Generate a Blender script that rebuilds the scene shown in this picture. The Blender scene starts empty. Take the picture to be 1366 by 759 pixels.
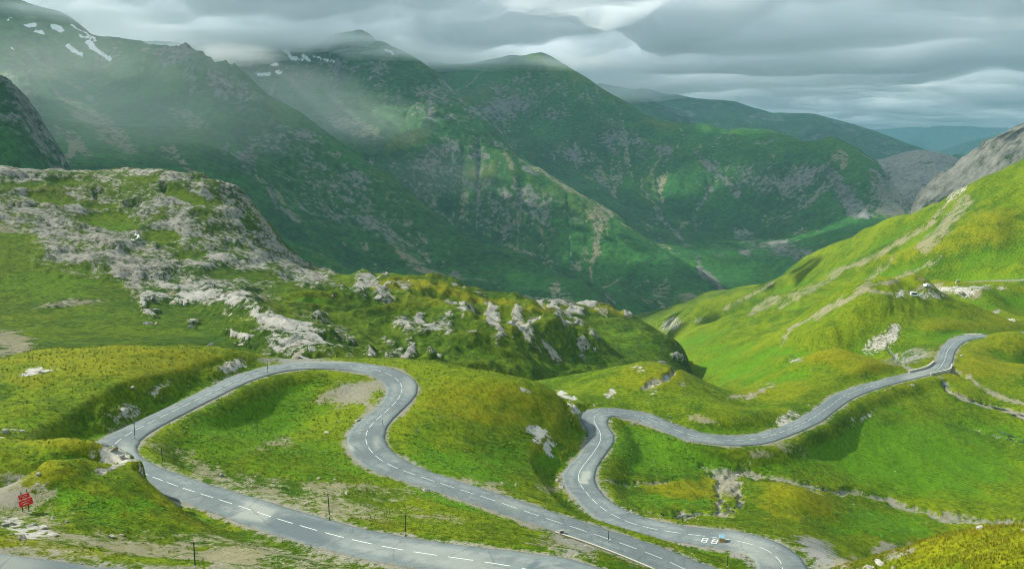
import bpy, bmesh, math, random, time
import numpy as np
from mathutils import Vector, Matrix
T0 = time.time()
S = bpy.context.scene
COL = S.collection
random.seed(7)
rng = np.random.default_rng(11)

# ------------------------------------------------------------------ camera
FPX, CX, CY, HOR = 1072.0, 683.0, 379.5, 200.0        # focal length and horizon in photograph pixels
PITCH = math.atan((CY - HOR) / FPX)
cam = bpy.data.objects.new('camera', bpy.data.cameras.new('camera'))
COL.objects.link(cam)
cam.data.sensor_width = 36.0
cam.data.lens = 36.0 * FPX / 1366.0
cam.data.clip_start, cam.data.clip_end = 1.0, 120000.0
cam.location = (0, 0, 0)
cam.rotation_euler = (math.pi / 2 - PITCH, 0, 0)
S.camera = cam

# ------------------------------------------------------------------ light and sky
SUN_EL, SUN_AZ = math.radians(40), math.radians(-76)   # azimuth from +Y towards +X
SUN_DIR = Vector((math.sin(SUN_AZ) * math.cos(SUN_EL), math.cos(SUN_AZ) * math.cos(SUN_EL), math.sin(SUN_EL)))
sl = bpy.data.lights.new('sun', 'SUN')
sl.energy, sl.angle, sl.color = 4.9, math.radians(0.6), (1.0, 0.95, 0.82)
sun = bpy.data.objects.new('sun', sl)
COL.objects.link(sun)
sun.rotation_euler = (-SUN_DIR).to_track_quat('-Z', 'Y').to_euler()
S.view_settings.view_transform, S.view_settings.look = 'Standard', 'None'
S.view_settings.gamma = 1.0
S.view_settings.exposure = 0.78
S.cycles.volume_bounces = 12
S.cycles.max_bounces = 14
S.cycles.diffuse_bounces = 2
S.cycles.use_denoising = True
S.cycles.denoising_prefilter = 'ACCURATE'
S.cycles.filter_width = 0.95


class NT:
    """small helper for node trees"""
    def __init__(s, tree):
        s.t = tree; s.t.nodes.clear()
    def n(s, typ, ins=None, **props):
        nd = s.t.nodes.new(typ)
        for k, v in props.items(): setattr(nd, k, v)
        for k, v in (ins or {}).items(): s.put(nd.inputs[k], v)
        return nd
    def put(s, sock, v):
        if isinstance(v, bpy.types.NodeSocket): s.t.links.new(v, sock)
        elif isinstance(v, bpy.types.Node): s.t.links.new(v.outputs[0], sock)
        else:
            if sock.type == 'RGBA' and len(v) == 3: v = (*v, 1)
            sock.default_value = v
    def math(s, op, a, b=0.0, c=0.0, clamp=False):
        return s.n('ShaderNodeMath', {0: a, 1: b, 2: c}, operation=op, use_clamp=clamp).outputs[0]
    def mix(s, f, a, b, blend='MIX'):
        nd = s.n('ShaderNodeMix', data_type='RGBA', blend_type=blend)
        s.put(nd.inputs[0], f); s.put(nd.inputs[6], a); s.put(nd.inputs[7], b)
        return nd.outputs[2]
    def noise(s, vec, scale, detail=4.0, rough=0.55, lac=2.0, dist=0.0):
        return s.n('ShaderNodeTexNoise', {'Vector': vec, 'Scale': scale, 'Detail': detail, 'Roughness': rough, 'Lacunarity': lac, 'Distortion': dist}).outputs[0]
    def step(s, x, lo, hi, a=0.0, b=1.0):
        return s.n('ShaderNodeMapRange', {0: x, 1: lo, 2: hi, 3: a, 4: b}, interpolation_type='SMOOTHSTEP').outputs[0]
    def attr(s, name):
        return s.n('ShaderNodeAttribute', attribute_name=name).outputs['Fac']


W = bpy.data.worlds.new('World'); S.world = W; W.use_nodes = True
g = NT(W.node_tree)
sky = g.n('ShaderNodeTexSky', sky_type='NISHITA', sun_disc=False, sun_elevation=SUN_EL, sun_rotation=SUN_AZ % (2 * math.pi), altitude=2400.0, air_density=1.0, dust_density=1.5)
dirv = g.n('ShaderNodeTexCoord').outputs['Generated']
sep = g.n('ShaderNodeSeparateXYZ', {0: dirv})
up = g.math('ADD', g.math('MAXIMUM', sep.outputs[2], 0.0), 0.09)      # clouds lie on a layer overhead
pl = g.n('ShaderNodeCombineXYZ', {0: g.math('DIVIDE', sep.outputs[0], up), 1: g.math('DIVIDE', sep.outputs[1], up), 2: 0.0})
c1 = g.noise(pl, 0.55, 6, 0.55, 2.1, 0.3)
c2 = g.noise(pl, 1.7, 6, 0.6, 2.1, 0.4)
cl = g.math('ADD', g.math('MULTIPLY', c1, 0.65), g.math('MULTIPLY', c2, 0.35))
grey = g.mix(g.step(cl, 0.36, 0.62), (2.5, 3.6, 4.05), (5.6, 6.6, 6.5))
horiz = g.step(sep.outputs[2], -0.01, 0.11, 1.0, 0.0)
grey = g.mix(g.math('MULTIPLY', horiz, 0.5), grey, (4.6, 6.2, 7.2))
cover = g.step(cl, 0.12, 0.3, 0.86, 1.0)
final = g.mix(cover, sky.outputs[0], grey)
g.n('ShaderNodeOutputWorld', {0: g.n('ShaderNodeBackground', {0: final, 1: 0.10})})

# ------------------------------------------------------------------ projection helpers
cp, sp = math.cos(PITCH), math.sin(PITCH)
def pix_dir(px, py):
    u = (np.asarray(px, float) - CX) / FPX; v = -(np.asarray(py, float) - CY) / FPX
    return u, cp + v * sp, -sp + v * cp
def pix_at(px, py):
    """azimuth and tangent of elevation of a photograph pixel"""
    x, y, z = pix_dir(px, py)
    return np.arctan2(x, y), z / np.hypot(x, y)
def to_pix(x, y, z):
    f = y * cp - z * sp; uq = y * sp + z * cp
    f = np.maximum(f, 1e-3)
    return CX + FPX * x / f, CY - FPX * uq / f

# ------------------------------------------------------------------ numpy noise
_perm = np.random.default_rng(3).permutation(4096).astype(np.int32)
_ga = np.random.default_rng(4).uniform(0, 2 * np.pi, 4096)
_gx, _gy = np.cos(_ga).astype(np.float32), np.sin(_ga).astype(np.float32)
def perlin(x, y, seed=0):
    xi = np.floor(x).astype(np.int64); yi = np.floor(y).astype(np.int64)
    xf = (x - xi).astype(np.float32); yf = (y - yi).astype(np.float32)
    u = xf * xf * xf * (xf * (xf * 6 - 15) + 10); v = yf * yf * yf * (yf * (yf * 6 - 15) + 10)
    def gr(ix, iy, fx, fy):
        h = _perm[(_perm[(ix + seed * 37) & 4095] + iy) & 4095]
        return _gx[h] * fx + _gy[h] * fy
    a = gr(xi, yi, xf, yf); b = gr(xi + 1, yi, xf - 1, yf)
    c = gr(xi, yi + 1, xf, yf - 1); d = gr(xi + 1, yi + 1, xf - 1, yf - 1)
    return ((a + u * (b - a)) + v * ((c + u * (d - c)) - (a + u * (b - a)))) * 1.5
def fbm(x, y, wl, octv=5, gain=0.5, seed=0, ridged=False):
    out = 0; amp = 1.0; tot = 0
    for o in range(octv):
        n = perlin(x / wl, y / wl, seed + o)
        if ridged: n = 1 - 2 * np.abs(n)
        out = out + amp * n; tot += amp; amp *= gain; wl = wl / 2.03
    return out / tot
def rmf(x, y, wl, octv=6, seed=0, gain=2.0, lac=2.1):
    """ridged multifractal: sharp branching crests, 0..1"""
    out = 0; wgt = 1.0; amp = 1.0; tot = 0
    for o in range(octv):
        n = (1 - np.abs(perlin(x / wl, y / wl, seed + o))) ** 2 * wgt
        wgt = np.clip(n * gain, 0, 1); out = out + amp * n; tot += amp; amp *= 0.5; wl = wl / lac
    return out / tot
def sstep(x, a, b):
    t = np.clip((x - a) / (b - a), 0, 1); return t * t * (3 - 2 * t)

def tps_fit(P, V, smooth=1e-4):
    P = np.asarray(P, float); V = np.asarray(V, float); n = len(P)
    d2 = ((P[:, None] - P[None]) ** 2).sum(-1)
    K = 0.5 * d2 * np.log(d2 + 1e-12) + smooth * np.eye(n)
    Q = np.c_[np.ones(n), P]
    A = np.zeros((n + 3, n + 3)); A[:n, :n] = K; A[:n, n:] = Q; A[n:, :n] = Q.T
    sol = np.linalg.solve(A, np.r_[V, np.zeros(3)])
    return P, sol
def tps_eval(fit, X):
    P, sol = fit; n = len(P); out = np.empty(len(X))
    for i in range(0, len(X), 20000):
        x = X[i:i + 20000]
        d2 = (x[:, :1] - P[:, 0]) ** 2 + (x[:, 1:] - P[:, 1]) ** 2
        out[i:i + 20000] = (0.5 * d2 * np.log(d2 + 1e-12)) @ sol[:n] + sol[n] + x @ sol[n + 1:]
    return out
def cubic_mat(nc, nf):
    """matrix of cubic interpolation from nc samples to nf samples over the same span"""
    M = np.zeros((nf, nc)); t = np.linspace(0, nc - 1, nf)
    for k, tt in enumerate(t):
        i = min(int(tt), nc - 2); f = tt - i
        w = (-0.5 * f + f * f - 0.5 * f ** 3, 1 - 2.5 * f * f + 1.5 * f ** 3, 0.5 * f + 2 * f * f - 1.5 * f ** 3, -0.5 * f * f + 0.5 * f ** 3)
        for j, ww in zip((i - 1, i, i + 1, i + 2), w): M[k, min(max(j, 0), nc - 1)] += ww
    return M

# ------------------------------------------------------------------ mesh helpers
def tag(o, label=None, cat=None, group=None, kind=None):
    if label: o['label'] = label
    if cat: o['category'] = cat
    if group: o['group'] = group
    if kind: o['kind'] = kind
    return o
def raw_mesh(name, V, F, mats, kind=None, parent=None, smooth=True, mi=None):
    """V (n,3), F list of faces or (m,4)/(m,3) array"""
    me = bpy.data.meshes.new(name)
    if isinstance(F, np.ndarray):
        k = F.shape[1]
        me.vertices.add(len(V)); me.vertices.foreach_set('co', np.ascontiguousarray(V, np.float32).ravel())
        me.loops.add(F.size); me.loops.foreach_set('vertex_index', np.ascontiguousarray(F, np.int32).ravel())
        me.polygons.add(len(F)); me.polygons.foreach_set('loop_start', np.arange(0, F.size, k, dtype=np.int32))
        me.update(calc_edges=True)
    else:
        me.from_pydata([tuple(v) for v in V], [], F); me.update()
    if smooth: me.polygons.foreach_set('use_smooth', np.ones(len(me.polygons), bool))
    for m in (mats if isinstance(mats, (list, tuple)) else [mats]): me.materials.append(m)
    if mi is not None: me.polygons.foreach_set('material_index', np.asarray(mi, np.int32))
    o = bpy.data.objects.new(name, me); COL.objects.link(o)
    if parent: o.parent = parent
    if kind: o['kind'] = kind
    return o
def add_attrs(o, attrs):
    for k, a in attrs.items():
        o.data.attributes.new(k, 'FLOAT', 'POINT').data.foreach_set('value', np.ascontiguousarray(a, np.float32).ravel())
def grid_faces(nr, na, keep=None):
    i = np.arange(nr * na).reshape(nr, na)
    F = np.stack([i[:-1, :-1], i[:-1, 1:], i[1:, 1:], i[1:, :-1]], -1)
    return F[keep] if keep is not None else F.reshape(-1, 4)
def grid_object(name, X, Y, Z, attrs, mat, kind='structure', keep=None):
    nr, na = X.shape
    F = grid_faces(nr, na, keep)
    V = np.stack([X, Y, Z], -1).reshape(-1, 3)
    used = np.zeros(nr * na, bool); used[F.ravel()] = True
    re = np.cumsum(used) - 1
    o = raw_mesh(name, V[used], re[F], mat, kind)
    add_attrs(o, {k: a.reshape(-1)[used] for k, a in attrs.items()})
    return o

class Painter:
    """masks on a surface, laid out with the pixels the photograph shows the spot at"""
    def __init__(s, X, Y, Z, wl=9.0, amp=0.9):
        s.wob = fbm(X, Y, 14.0, 4, 0.6, 61)
        R = np.hypot(X, Y); k = amp * wl * 0.55                             # outlines wander on the ground, in metres
        s.px, s.py = to_pix(X + k * fbm(X, Y, wl, 5, 0.7, 63), Y + 1.5 * k * fbm(X, Y, wl, 5, 0.7, 69), Z)
        s.X, s.Y = X, Y
    def ell(s, items):
        out = np.zeros_like(s.px, dtype=np.float32)
        for it in items:
            cx, cy, rx, ry = it[:4]; rot = math.radians(it[4]) if len(it) > 4 else 0; a = it[5] if len(it) > 5 else 1.0
            R = 1.6 * max(rx, ry)
            m = (np.abs(s.px - cx) < R) & (np.abs(s.py - cy) < R)
            dx, dy = s.px[m] - cx, s.py[m] - cy
            d = np.hypot((dx * math.cos(rot) + dy * math.sin(rot)) / rx, (-dx * math.sin(rot) + dy * math.cos(rot)) / ry)
            out[m] = np.maximum(out[m], a * (1 - sstep(d, 0.45, 1.35)))
        return out
    def strokes(s, items):
        out = np.zeros_like(s.px, dtype=np.float32)
        for pts, w, a in items:
            for (x0, y0), (x1, y1) in zip(pts[:-1], pts[1:]):
                R = 2.2 * w
                m = (s.px > min(x0, x1) - R) & (s.px < max(x0, x1) + R) & (s.py > min(y0, y1) - R) & (s.py < max(y0, y1) + R)
                if not m.any(): continue
                px, py = s.px[m], s.py[m]
                t = np.clip(((px - x0) * (x1 - x0) + (py - y0) * (y1 - y0)) / ((x1 - x0) ** 2 + (y1 - y0) ** 2 + 1e-6), 0, 1)
                d = np.hypot(px - x0 - t * (x1 - x0), py - y0 - t * (y1 - y0)) / w
                out[m] = np.maximum(out[m], a * (1 - sstep(d, 0.4, 1.5)))
        return out
    def poly(s, pts, soft=6.0):
        """inside of a pixel polygon with a soft edge"""
        P = np.array(pts, float); x0, y0 = P.min(0) - 3 * soft; x1, y1 = P.max(0) + 3 * soft
        out = np.zeros_like(s.px, dtype=np.float32)
        m = (s.px > x0) & (s.px < x1) & (s.py > y0) & (s.py < y1)
        px, py = s.px[m], s.py[m]
        ins = np.zeros(px.shape, bool); dist = np.full(px.shape, 1e9)
        for (ax, ay), (bx, by) in zip(P, np.roll(P, -1, 0)):
            c = ((ay > py) != (by > py)) & (px < (bx - ax) * (py - ay) / (by - ay + 1e-12) + ax)
            ins ^= c
            t = np.clip(((px - ax) * (bx - ax) + (py - ay) * (by - ay)) / ((bx - ax) ** 2 + (by - ay) ** 2 + 1e-9), 0, 1)
            dist = np.minimum(dist, np.hypot(px - ax - t * (bx - ax), py - ay - t * (by - ay)))
        out[m] = sstep(np.where(ins, dist, -dist), -soft, soft)
        return out

# ------------------------------------------------------------------ materials
def new_mat(name):
    m = bpy.data.materials.new(name); m.use_nodes = True
    return m, NT(m.node_tree)
def plain(name, col, rough=0.7, var=0.25, scale=3.0, bump=0.0, metal=0.0):
    m, g = new_mat(name)
    p = g.n('ShaderNodeNewGeometry').outputs['Position']
    n = g.noise(p, scale, 5, 0.6)
    c = g.mix(n, tuple(v * (1 - var) for v in col), tuple(min(1, v * (1 + var)) for v in col))
    b = g.n('ShaderNodeBsdfPrincipled', {'Base Color': c, 'Roughness': rough, 'Metallic': metal})
    if bump: g.put(b.inputs['Normal'], g.n('ShaderNodeBump', {'Height': n, 'Distance': bump}))
    g.n('ShaderNodeOutputMaterial', {0: b})
    return m

def terrain_mat(name, fine=1.0, rockcol=((0.10, 0.095, 0.085), (0.36, 0.34, 0.30)), bump=0.17, greens=((0.030, 0.072, 0.0012), (0.110, 0.152, 0.0025)), ochre=((0.100, 0.116, 0.002), (0.180, 0.180, 0.003)), rich=((0.028, 0.095, 0.002), (0.095, 0.19, 0.004))):
    """grass, ochre grass, lush grass, gravel, rock, snow by point masks, broken up by noise in world space; fine = size of the smallest grain in metres"""
    m, g = new_mat(name)
    p = g.n('ShaderNodeNewGeometry').outputs['Position']
    f = 1.0 / fine
    nL = g.noise(p, 0.018 * f, 4, 0.6)
    nM = g.noise(p, 0.13 * f, 5, 0.6, 2.1, 0.4)
    nS = g.noise(p, 0.9 * f, 5, 0.65)
    nT = g.noise(p, 4.0 * f, 3, 0.7)
    mix1 = g.math('ADD', g.math('MULTIPLY', nL, 0.45), g.math('ADD', g.math('MULTIPLY', nM, 0.35), g.math('MULTIPLY', nS, 0.3)))
    grass = g.mix(g.step(mix1, 0.42, 0.66), *greens)
    dry = g.math('ADD', g.attr('dry'), g.math('MULTIPLY', g.math('SUBTRACT', nM, 0.5), 0.9))
    grass = g.mix(g.step(dry, 0.15, 0.95), grass, g.mix(nS, *ochre))
    lush = g.math('ADD', g.attr('lush'), g.math('MULTIPLY', g.math('SUBTRACT', nS, 0.5), 0.8))
    grass = g.mix(g.step(lush, 0.2, 0.95), grass, g.mix(nT, *rich))
    tuft = g.step(nT, 0.34, 0.64, 0.70, 1.17)
    tuft2 = g.step(nS, 0.32, 0.64, 0.74, 1.14)
    gv = g.math('MULTIPLY', tuft, tuft2)
    grass = g.mix(1.0, grass, g.n('ShaderNodeCombineColor', {0: gv, 1: gv, 2: gv}), 'MULTIPLY')
    # gravel
    vo = g.n('ShaderNodeTexVoronoi', {'Vector': p, 'Scale': 3.2 * f}, feature='F1')
    gr = g.mix(vo.outputs['Distance'], (0.31, 0.285, 0.215), (0.12, 0.108, 0.075))
    vo2 = g.n('ShaderNodeTexVoronoi', {'Vector': p, 'Scale': 1.1 * f}, feature='F1')
    gr = g.mix(g.step(vo2.outputs['Distance'], 0.30, 0.16, 0.0, 0.55), gr, (0.40, 0.38, 0.32))
    gr = g.mix(g.step(nM, 0.4, 0.62, 0.0, 0.8), gr, (0.165, 0.155, 0.085))
    gr = g.mix(g.math('MULTIPLY', g.attr('grey'), 0.9), gr, g.mix(nT, (0.10, 0.105, 0.11), (0.24, 0.24, 0.235)))
    nb = g.math('ADD', g.math('MULTIPLY', nM, 0.4), g.math('ADD', g.math('MULTIPLY', nS, 0.4), g.math('MULTIPLY', nT, 0.25)))
    nb = g.math('MULTIPLY', g.math('SUBTRACT', nb, 0.525), 5.5)
    gm = g.math('ADD', g.attr('gravel'), g.math('MULTIPLY', nb, g.step(g.attr('gravel'), 0.03, 0.35, 0.25, 1.35)))
    col = g.mix(g.step(gm, 0.22, 0.92), grass, gr)
    # rock
    pv = g.n('ShaderNodeVectorMath', {0: p, 1: (0.16 * f, 0.16 * f, 0.42 * f)}, operation='MULTIPLY').outputs[0]
    q1 = g.n('ShaderNodeTexNoise', {'Vector': pv, 'Scale': 1.0, 'Detail': 5.0, 'Roughness': 0.62, 'Distortion': 0.6}, noise_type='RIDGED_MULTIFRACTAL').outputs[0]
    crack = g.step(q1, 0.35, 0.9)
    rk = g.mix(g.step(g.math('ADD', g.math('MULTIPLY', nS, 0.6), g.math('MULTIPLY', nM, 0.5)), 0.40, 0.68), rockcol[0], rockcol[1])
    rk = g.mix(g.step(nT, 0.5, 0.72, 0.0, 0.55), rk, tuple(v * 0.5 for v in rockcol[0]))
    rk = g.mix(g.math('MULTIPLY', g.attr('pale'), 0.9), rk, g.mix(g.math('ADD', g.math('MULTIPLY', nS, 0.6), g.math('MULTIPLY', nT, 0.4)), (0.16, 0.16, 0.15), (0.52, 0.50, 0.46)))
    rk = g.mix(g.math('MULTIPLY', g.step(q1, 0.7, 1.3), 0.8), rk, tuple(v * 0.5 for v in rockcol[0]))
    rm = g.math('ADD', g.attr('rock'), g.math('MULTIPLY', nb, g.step(g.attr('rock'), 0.03, 0.35, 0.3, 1.1)))
    rf = g.step(rm, 0.36, 0.66)
    col = g.mix(rf, col, rk)
    col = g.mix(g.step(g.math('ADD', g.attr('snow'), g.math('MULTIPLY', nb, 0.5)), 0.5, 0.8), col, g.mix(nS, (0.45, 0.47, 0.48), (0.78, 0.80, 0.82)))
    h = g.math('ADD', g.math('MULTIPLY', nS, 1.0), g.math('MULTIPLY', nT, 0.45))
    h = g.math('ADD', h, g.math('MULTIPLY', g.math('MULTIPLY', crack, rf), -1.6))
    b = g.n('ShaderNodeBsdfPrincipled', {'Base Color': col, 'Roughness': 0.92, 'Specular IOR Level': 0.08,
            'Normal': g.n('ShaderNodeBump', {'Height': h, 'Distance': bump * fine, 'Strength': 1.0})})
    g.n('ShaderNodeOutputMaterial', {0: b})
    return m
MASKS = ('dry', 'lush', 'gravel', 'grey', 'rock', 'pale', 'snow')
def masks(shape, **kw):
    return {k: np.clip(kw.get(k, np.zeros(shape, np.float32)), 0, 1) for k in MASKS}
M_NEAR = terrain_mat('alpine_turf', 1.0)
M_HILL = terrain_mat('rocky_turf', 2.2, ((0.050, 0.050, 0.046), (0.275, 0.262, 0.225)), 0.6, ((0.022, 0.058, 0.0012), (0.082, 0.125, 0.0025)))
M_FAR = terrain_mat('mountain_turf', 12.0, ((0.022, 0.030, 0.028), (0.165, 0.168, 0.145)), 0.6, ((0.005, 0.046, 0.008), (0.030, 0.118, 0.013)), ((0.050, 0.095, 0.006), (0.105, 0.140, 0.009)), ((0.010, 0.085, 0.010), (0.028, 0.150, 0.014)))

# ------------------------------------------------------------------ the road's line: pixel x, y of the centre line, height under the camera at some of them
ROAD = [(1440,430,-93),(1400,438,None),(1365,446,-88),(1334,450,-85.5),(1320,448,None),(1292,449,None),(1275,455,None),(1264,467,None),(1260,481,None),(1253,492.4,-83),(1225,499,None),(1194.6,506,None),(1153,517.5,None),(1125,528.5,None),(1106,542.5,-79.5),(1083,559,None),(1055.5,571.7,None),(1035,579,None),(1010,586,None),(980,588,-77.3),(951,586,None),(921.5,581,None),(889,569,None),(859,556,-74.8),(829,550,None),(809,548.6,None),(797,550.5,None),(790.7,557,-73),(793,565,None),(799,573,None),(803,583,None),(798,595,None),(787,610,None),(773,627,None),(770,639.5,-70.5),(774.5,648,None),(784.5,660,None),(799,675.6,None),(812,684,-69),(834.7,696.4,None),(870,706,None),(912,712,-67.4),(975,719.5,None),(998,723.7,None),(1017,729,None),(1034,738,None),(1044,749,None),(1047,759,-65),(1042,772,None),(1025,786,None),(995,792,-64),(955,780,None),(904,754,None),(862,736,-62.4),(820,722,None),(786,710,None),(742,696,None),(700,682,-60.3),(661,668,None),(621,655.6,None),(579,642,None),(549,632,None),(524,623,-58.6),(507,614.5,None),(494,603,None),(486.5,588,-57.8),(487,577,None),(499,562,None),(519,546,None),(532,532,None),(538,520,-56.4),(534,509,None),(524,501,None),(507,494.5,None),(474,488.3,None),(434.5,486,-54.4),(400,487.5,None),(375,490,None),(350,496,None),(325,503.5,None),(300,515,-51.4),(249,540,None),(209,559.5,None),(184,572,None),(166,582,None),(153,591.5,-48.2),(145,599,None),(145,607,None),(155,617,None),(179,627,None),(207,637.5,None),(239,650,-46.2),(281,663,None),(334,680,None),(371,693,-44.2),(455,717,None),(528,733,-42.2),(585,741.5,None),(649,750,None),(700,758,None),(760,772,-40.2),(800,790,None),(805,815,-39),(760,835,None),(650,840,-37.8),(450,822,None),(250,790,-35.6),(110,784,None),(0,766,-33.8),(-80,755,None),(-200,745,-32.5)]
def road_line(R, step=0.8):
    R = np.array([(a, b, np.nan if c is None else c) for a, b, c in R], float)
    s = np.r_[0, np.cumsum(np.hypot(np.diff(R[:, 0]), 1.6 * np.diff(R[:, 1])))]
    k = ~np.isnan(R[:, 2])
    z = np.interp(s, s[k], R[k, 2])
    for _ in range(3): z[1:-1] = 0.25 * z[:-2] + 0.5 * z[1:-1] + 0.25 * z[2:]
    az, t = pix_at(R[:, 0], R[:, 1]); r = z / t
    P = np.c_[r * np.sin(az), r * np.cos(az), z]
    key = P.copy()
    # centripetal resample + smoothing
    d = np.r_[0, np.cumsum(np.linalg.norm(np.diff(P, axis=0), axis=1))]
    n = int(d[-1] / step); u = np.linspace(0, d[-1], n)
    Q = np.c_[[np.interp(u, d, P[:, i]) for i in range(3)]].T
    w = 3
    for _ in range(3):
        c = np.cumsum(np.vstack([np.repeat(Q[:1], w + 1, 0), Q, np.repeat(Q[-1:], w, 0)]), 0)
        Q2 = (c[2 * w + 1:] - c[:-2 * w - 1]) / (2 * w + 1); Q2[0], Q2[-1] = Q[0], Q[-1]; Q = Q2[:len(Q)]
    return key, Q
def P3_(L):
    A = np.array(L, float); az, t = pix_at(A[:, 0], A[:, 1])
    return np.c_[A[:, 2] * np.sin(az), A[:, 2] * np.cos(az), A[:, 2] * t]
ROAD_KEY, ROAD_P = road_line(ROAD)
def line_rz(pts, step=1.0):
    """polyline of (px, py, r)"""
    A = np.array(pts, float); az, t = pix_at(A[:, 0], A[:, 1]); r = A[:, 2]
    P = np.c_[r * np.sin(az), r * np.cos(az), r * t]
    d = np.r_[0, np.cumsum(np.linalg.norm(np.diff(P, axis=0), axis=1))]
    u = np.linspace(0, d[-1], int(d[-1] / step) + 2)
    return np.c_[[np.interp(u, d, P[:, i]) for i in range(3)]].T
def normals2(Q):
    T = np.gradient(Q[:, :2], axis=0); T /= np.linalg.norm(T, axis=1)[:, None] + 1e-9
    return T, np.c_[-T[:, 1], T[:, 0]]
ROAD_T, ROAD_N = normals2(ROAD_P)
_curv = np.linalg.norm(np.gradient(ROAD_T, axis=0), axis=1) / 0.8
k_ = np.ones(15) / 15
ROAD_W = 2.75 + np.clip(np.convolve(_curv, k_, 'same') * 22, 0, 1.1)      # half width, wider in bends
UPPER_P = line_rz([(1262,382,590),(1277,378.5,585),(1292,375.8,578),(1320,374.5,570),(1366,373.3,560),(1430,371,550),(1490,369,545)])

# ------------------------------------------------------------------ near ground
def pz(L): # visible points given by height
    o = []
    for px, py, z in L:
        az, t = pix_at(px, py); o.append((float(az), z / float(t), float(t)))
    return o
def pr(L):
    o = []
    for px, py, r in L:
        az, t = pix_at(px, py); o.append((float(az), r, float(t)))
    return o
def hid(L): # hidden points: azimuth of px, range, height
    return [(float(pix_at(px, 480)[0]), r, z / r) for px, r, z in L]
pts = pz([(-60,500,-43),(0,490,-44.5),(60,468,-46),(150,462,-46.5),(230,461,-47.5),(290,463,-49),(330,471,-51.5),(0,530,-43.5),(60,540,-44),(120,545,-45),(165,548,-45.8),(215,525,-47),(270,500,-49),
 (0,580,-40),(60,590,-41.5),(0,640,-38.5),(60,650,-39.5),(130,650,-42.5),(35,675,-37.8),(100,700,-37.5),(0,715,-35),(180,700,-40),(250,715,-41),(180,745,-37.5),(300,745,-39.5),
 (260,580,-51),(330,555,-55),(400,530,-56.5),(470,530,-57),(350,610,-54),(430,600,-57.5),
 (565,492,-56.2),(640,504,-56.6),(700,518,-59.6),(745,530,-64.3),(768,543,-68.5),(640,560,-59.8),(720,560,-64.6),(620,610,-60.2),(740,618,-68.6),(680,640,-62.6),
 (800,506,-73.8),(870,484,-72.5),(910,497,-77.5),(945,518,-85),(880,530,-74),(1000,545,-81.5),(1130,467,-76.5),(1065,484,-82),(1190,488,-80.5),(1060,530,-80),
 (965,520,-112),(1000,480,-113),(960,460,-122),(1040,440,-125),(930,435,-150),(905,478,-134),(1100,440,-104),
 (1210,402,-82),(1140,440,-86),(1280,413,-85),(1330,425,-89),(1366,420,-92),
 (1150,600,-86.6),(1250,600,-89.8),(1366,600,-92),(1300,560,-90),(1200,560,-85.6),(1105,578,-82.6),(1135,560,-82.8),(1170,545,-83.6),(1080,600,-82.6),(1100,620,-83.8),(1000,625,-81.2),(1200,690,-90),(1300,695,-91),(1366,700,-91),(1200,650,-89),(960,630,-80.3),(900,620,-77.3),(850,600,-75.5),(900,655,-75),(880,686,-71.5),(1060,650,-76.5),(1045,638,-81.3),(1030,690,-74.5),(1100,690,-80),(1150,715,-83),(985,655,-78.3),(920,685,-73),
 (1340,520,-86.5),(1330,480,-82.5),(1340,455,-82.4),(1370,452,-81.4),(1366,560,-90),(1450,480,-84),(1450,600,-92)])
pts += pr([(112,589,115),(134,592,117),(100,614,107.5),(130,630,103),(60,622,105),(150,596,116.5),(161,603,113.5),(166,614,109),(171,630,103),(184,643,100.5),(1150,385,640),(1060,430,600),(1000,386,1080),(950,413,1170),(1055,366,960),(985,419,930),(935,411,905),(902,419,885),(880,433,880),(890,447,800),(940,441,770),(1000,440,740),(1100,349,850),(1200,304,760),(1270,271,720),(1300,243,700),(1335,228,690),(1366,215,690),(1450,180,680),(1230,340,640),(1300,320,615),(1366,335,600),(1450,330,590),(1217,391,555),(1300,392,530),
 (1240,717,62),(1300,707,63),(1366,700,62),(1450,690,60),(1185,745,62),(1300,750,52),(1366,759,49),(1120,752,128)])
pts += hid([(600,240,-67),(700,250,-79),(450,236,-61.5),(400,234,-60.8),(360,232,-60),(520,246,-64.5),(450,262,-70),(380,258,-68),(150,245,-62),(0,240,-60),(300,240,-63),(-100,260,-70),(0,420,-125),(300,420,-125),(450,400,-125),(600,420,-130),(700,420,-150),(820,520,-165),(0,800,-230),(400,800,-260),(700,800,-260),(860,800,-240),
 (870,330,-104),(800,330,-102),(920,330,-110),(1210,500,-101),(1130,380,-100),(1380,400,-92),
 (950,1250,-270),(1100,1100,-210),(1200,1000,-150),(1270,950,-120),(1366,900,-90),(1480,900,-70),
 (1300,90,-46),(1300,140,-76),(1190,100,-58),(1400,100,-52),(1480,140,-78),(1366,165,-88),
 (300,44,-31),(683,44,-32),(1000,50,-36),(0,44,-27),(-150,60,-28),(-200,120,-36),(1000,90,-50),(1550,300,-86),(1550,200,-88)])
# the surface also carries the road, the upper road
for x, y, z in np.vstack([ROAD_KEY[::1], UPPER_P[::18]]):
    r = math.hypot(x, y); pts.append((math.atan2(x, y), r, z / r))
pts = np.array(pts)
fit1 = tps_fit(np.c_[pts[:, 0], np.log(pts[:, 1])], pts[:, 2], 2e-5)
AZ0, AZ1, NA = math.radians(-41), math.radians(41), 880
R0, R1, NR = 42.0, 1250.0, 720
def polar(az0, az1, na, r0, r1, nr):
    A, LR = np.meshgrid(np.linspace(az0, az1, na), np.linspace(math.log(r0), math.log(r1), nr))
    return A, LR
def tps_grid(fit, az0, az1, na, r0, r1, nr, cf=4):
    ca, cr = na // cf, nr // cf
    A, LR = polar(az0, az1, ca, r0, r1, cr)
    Tc = tps_eval(fit, np.c_[A.ravel(), LR.ravel()]).reshape(cr, ca)
    return cubic_mat(cr, nr) @ Tc @ cubic_mat(ca, na).T
A, LR = polar(AZ0, AZ1, NA, R0, R1, NR); R = np.exp(LR)
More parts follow.
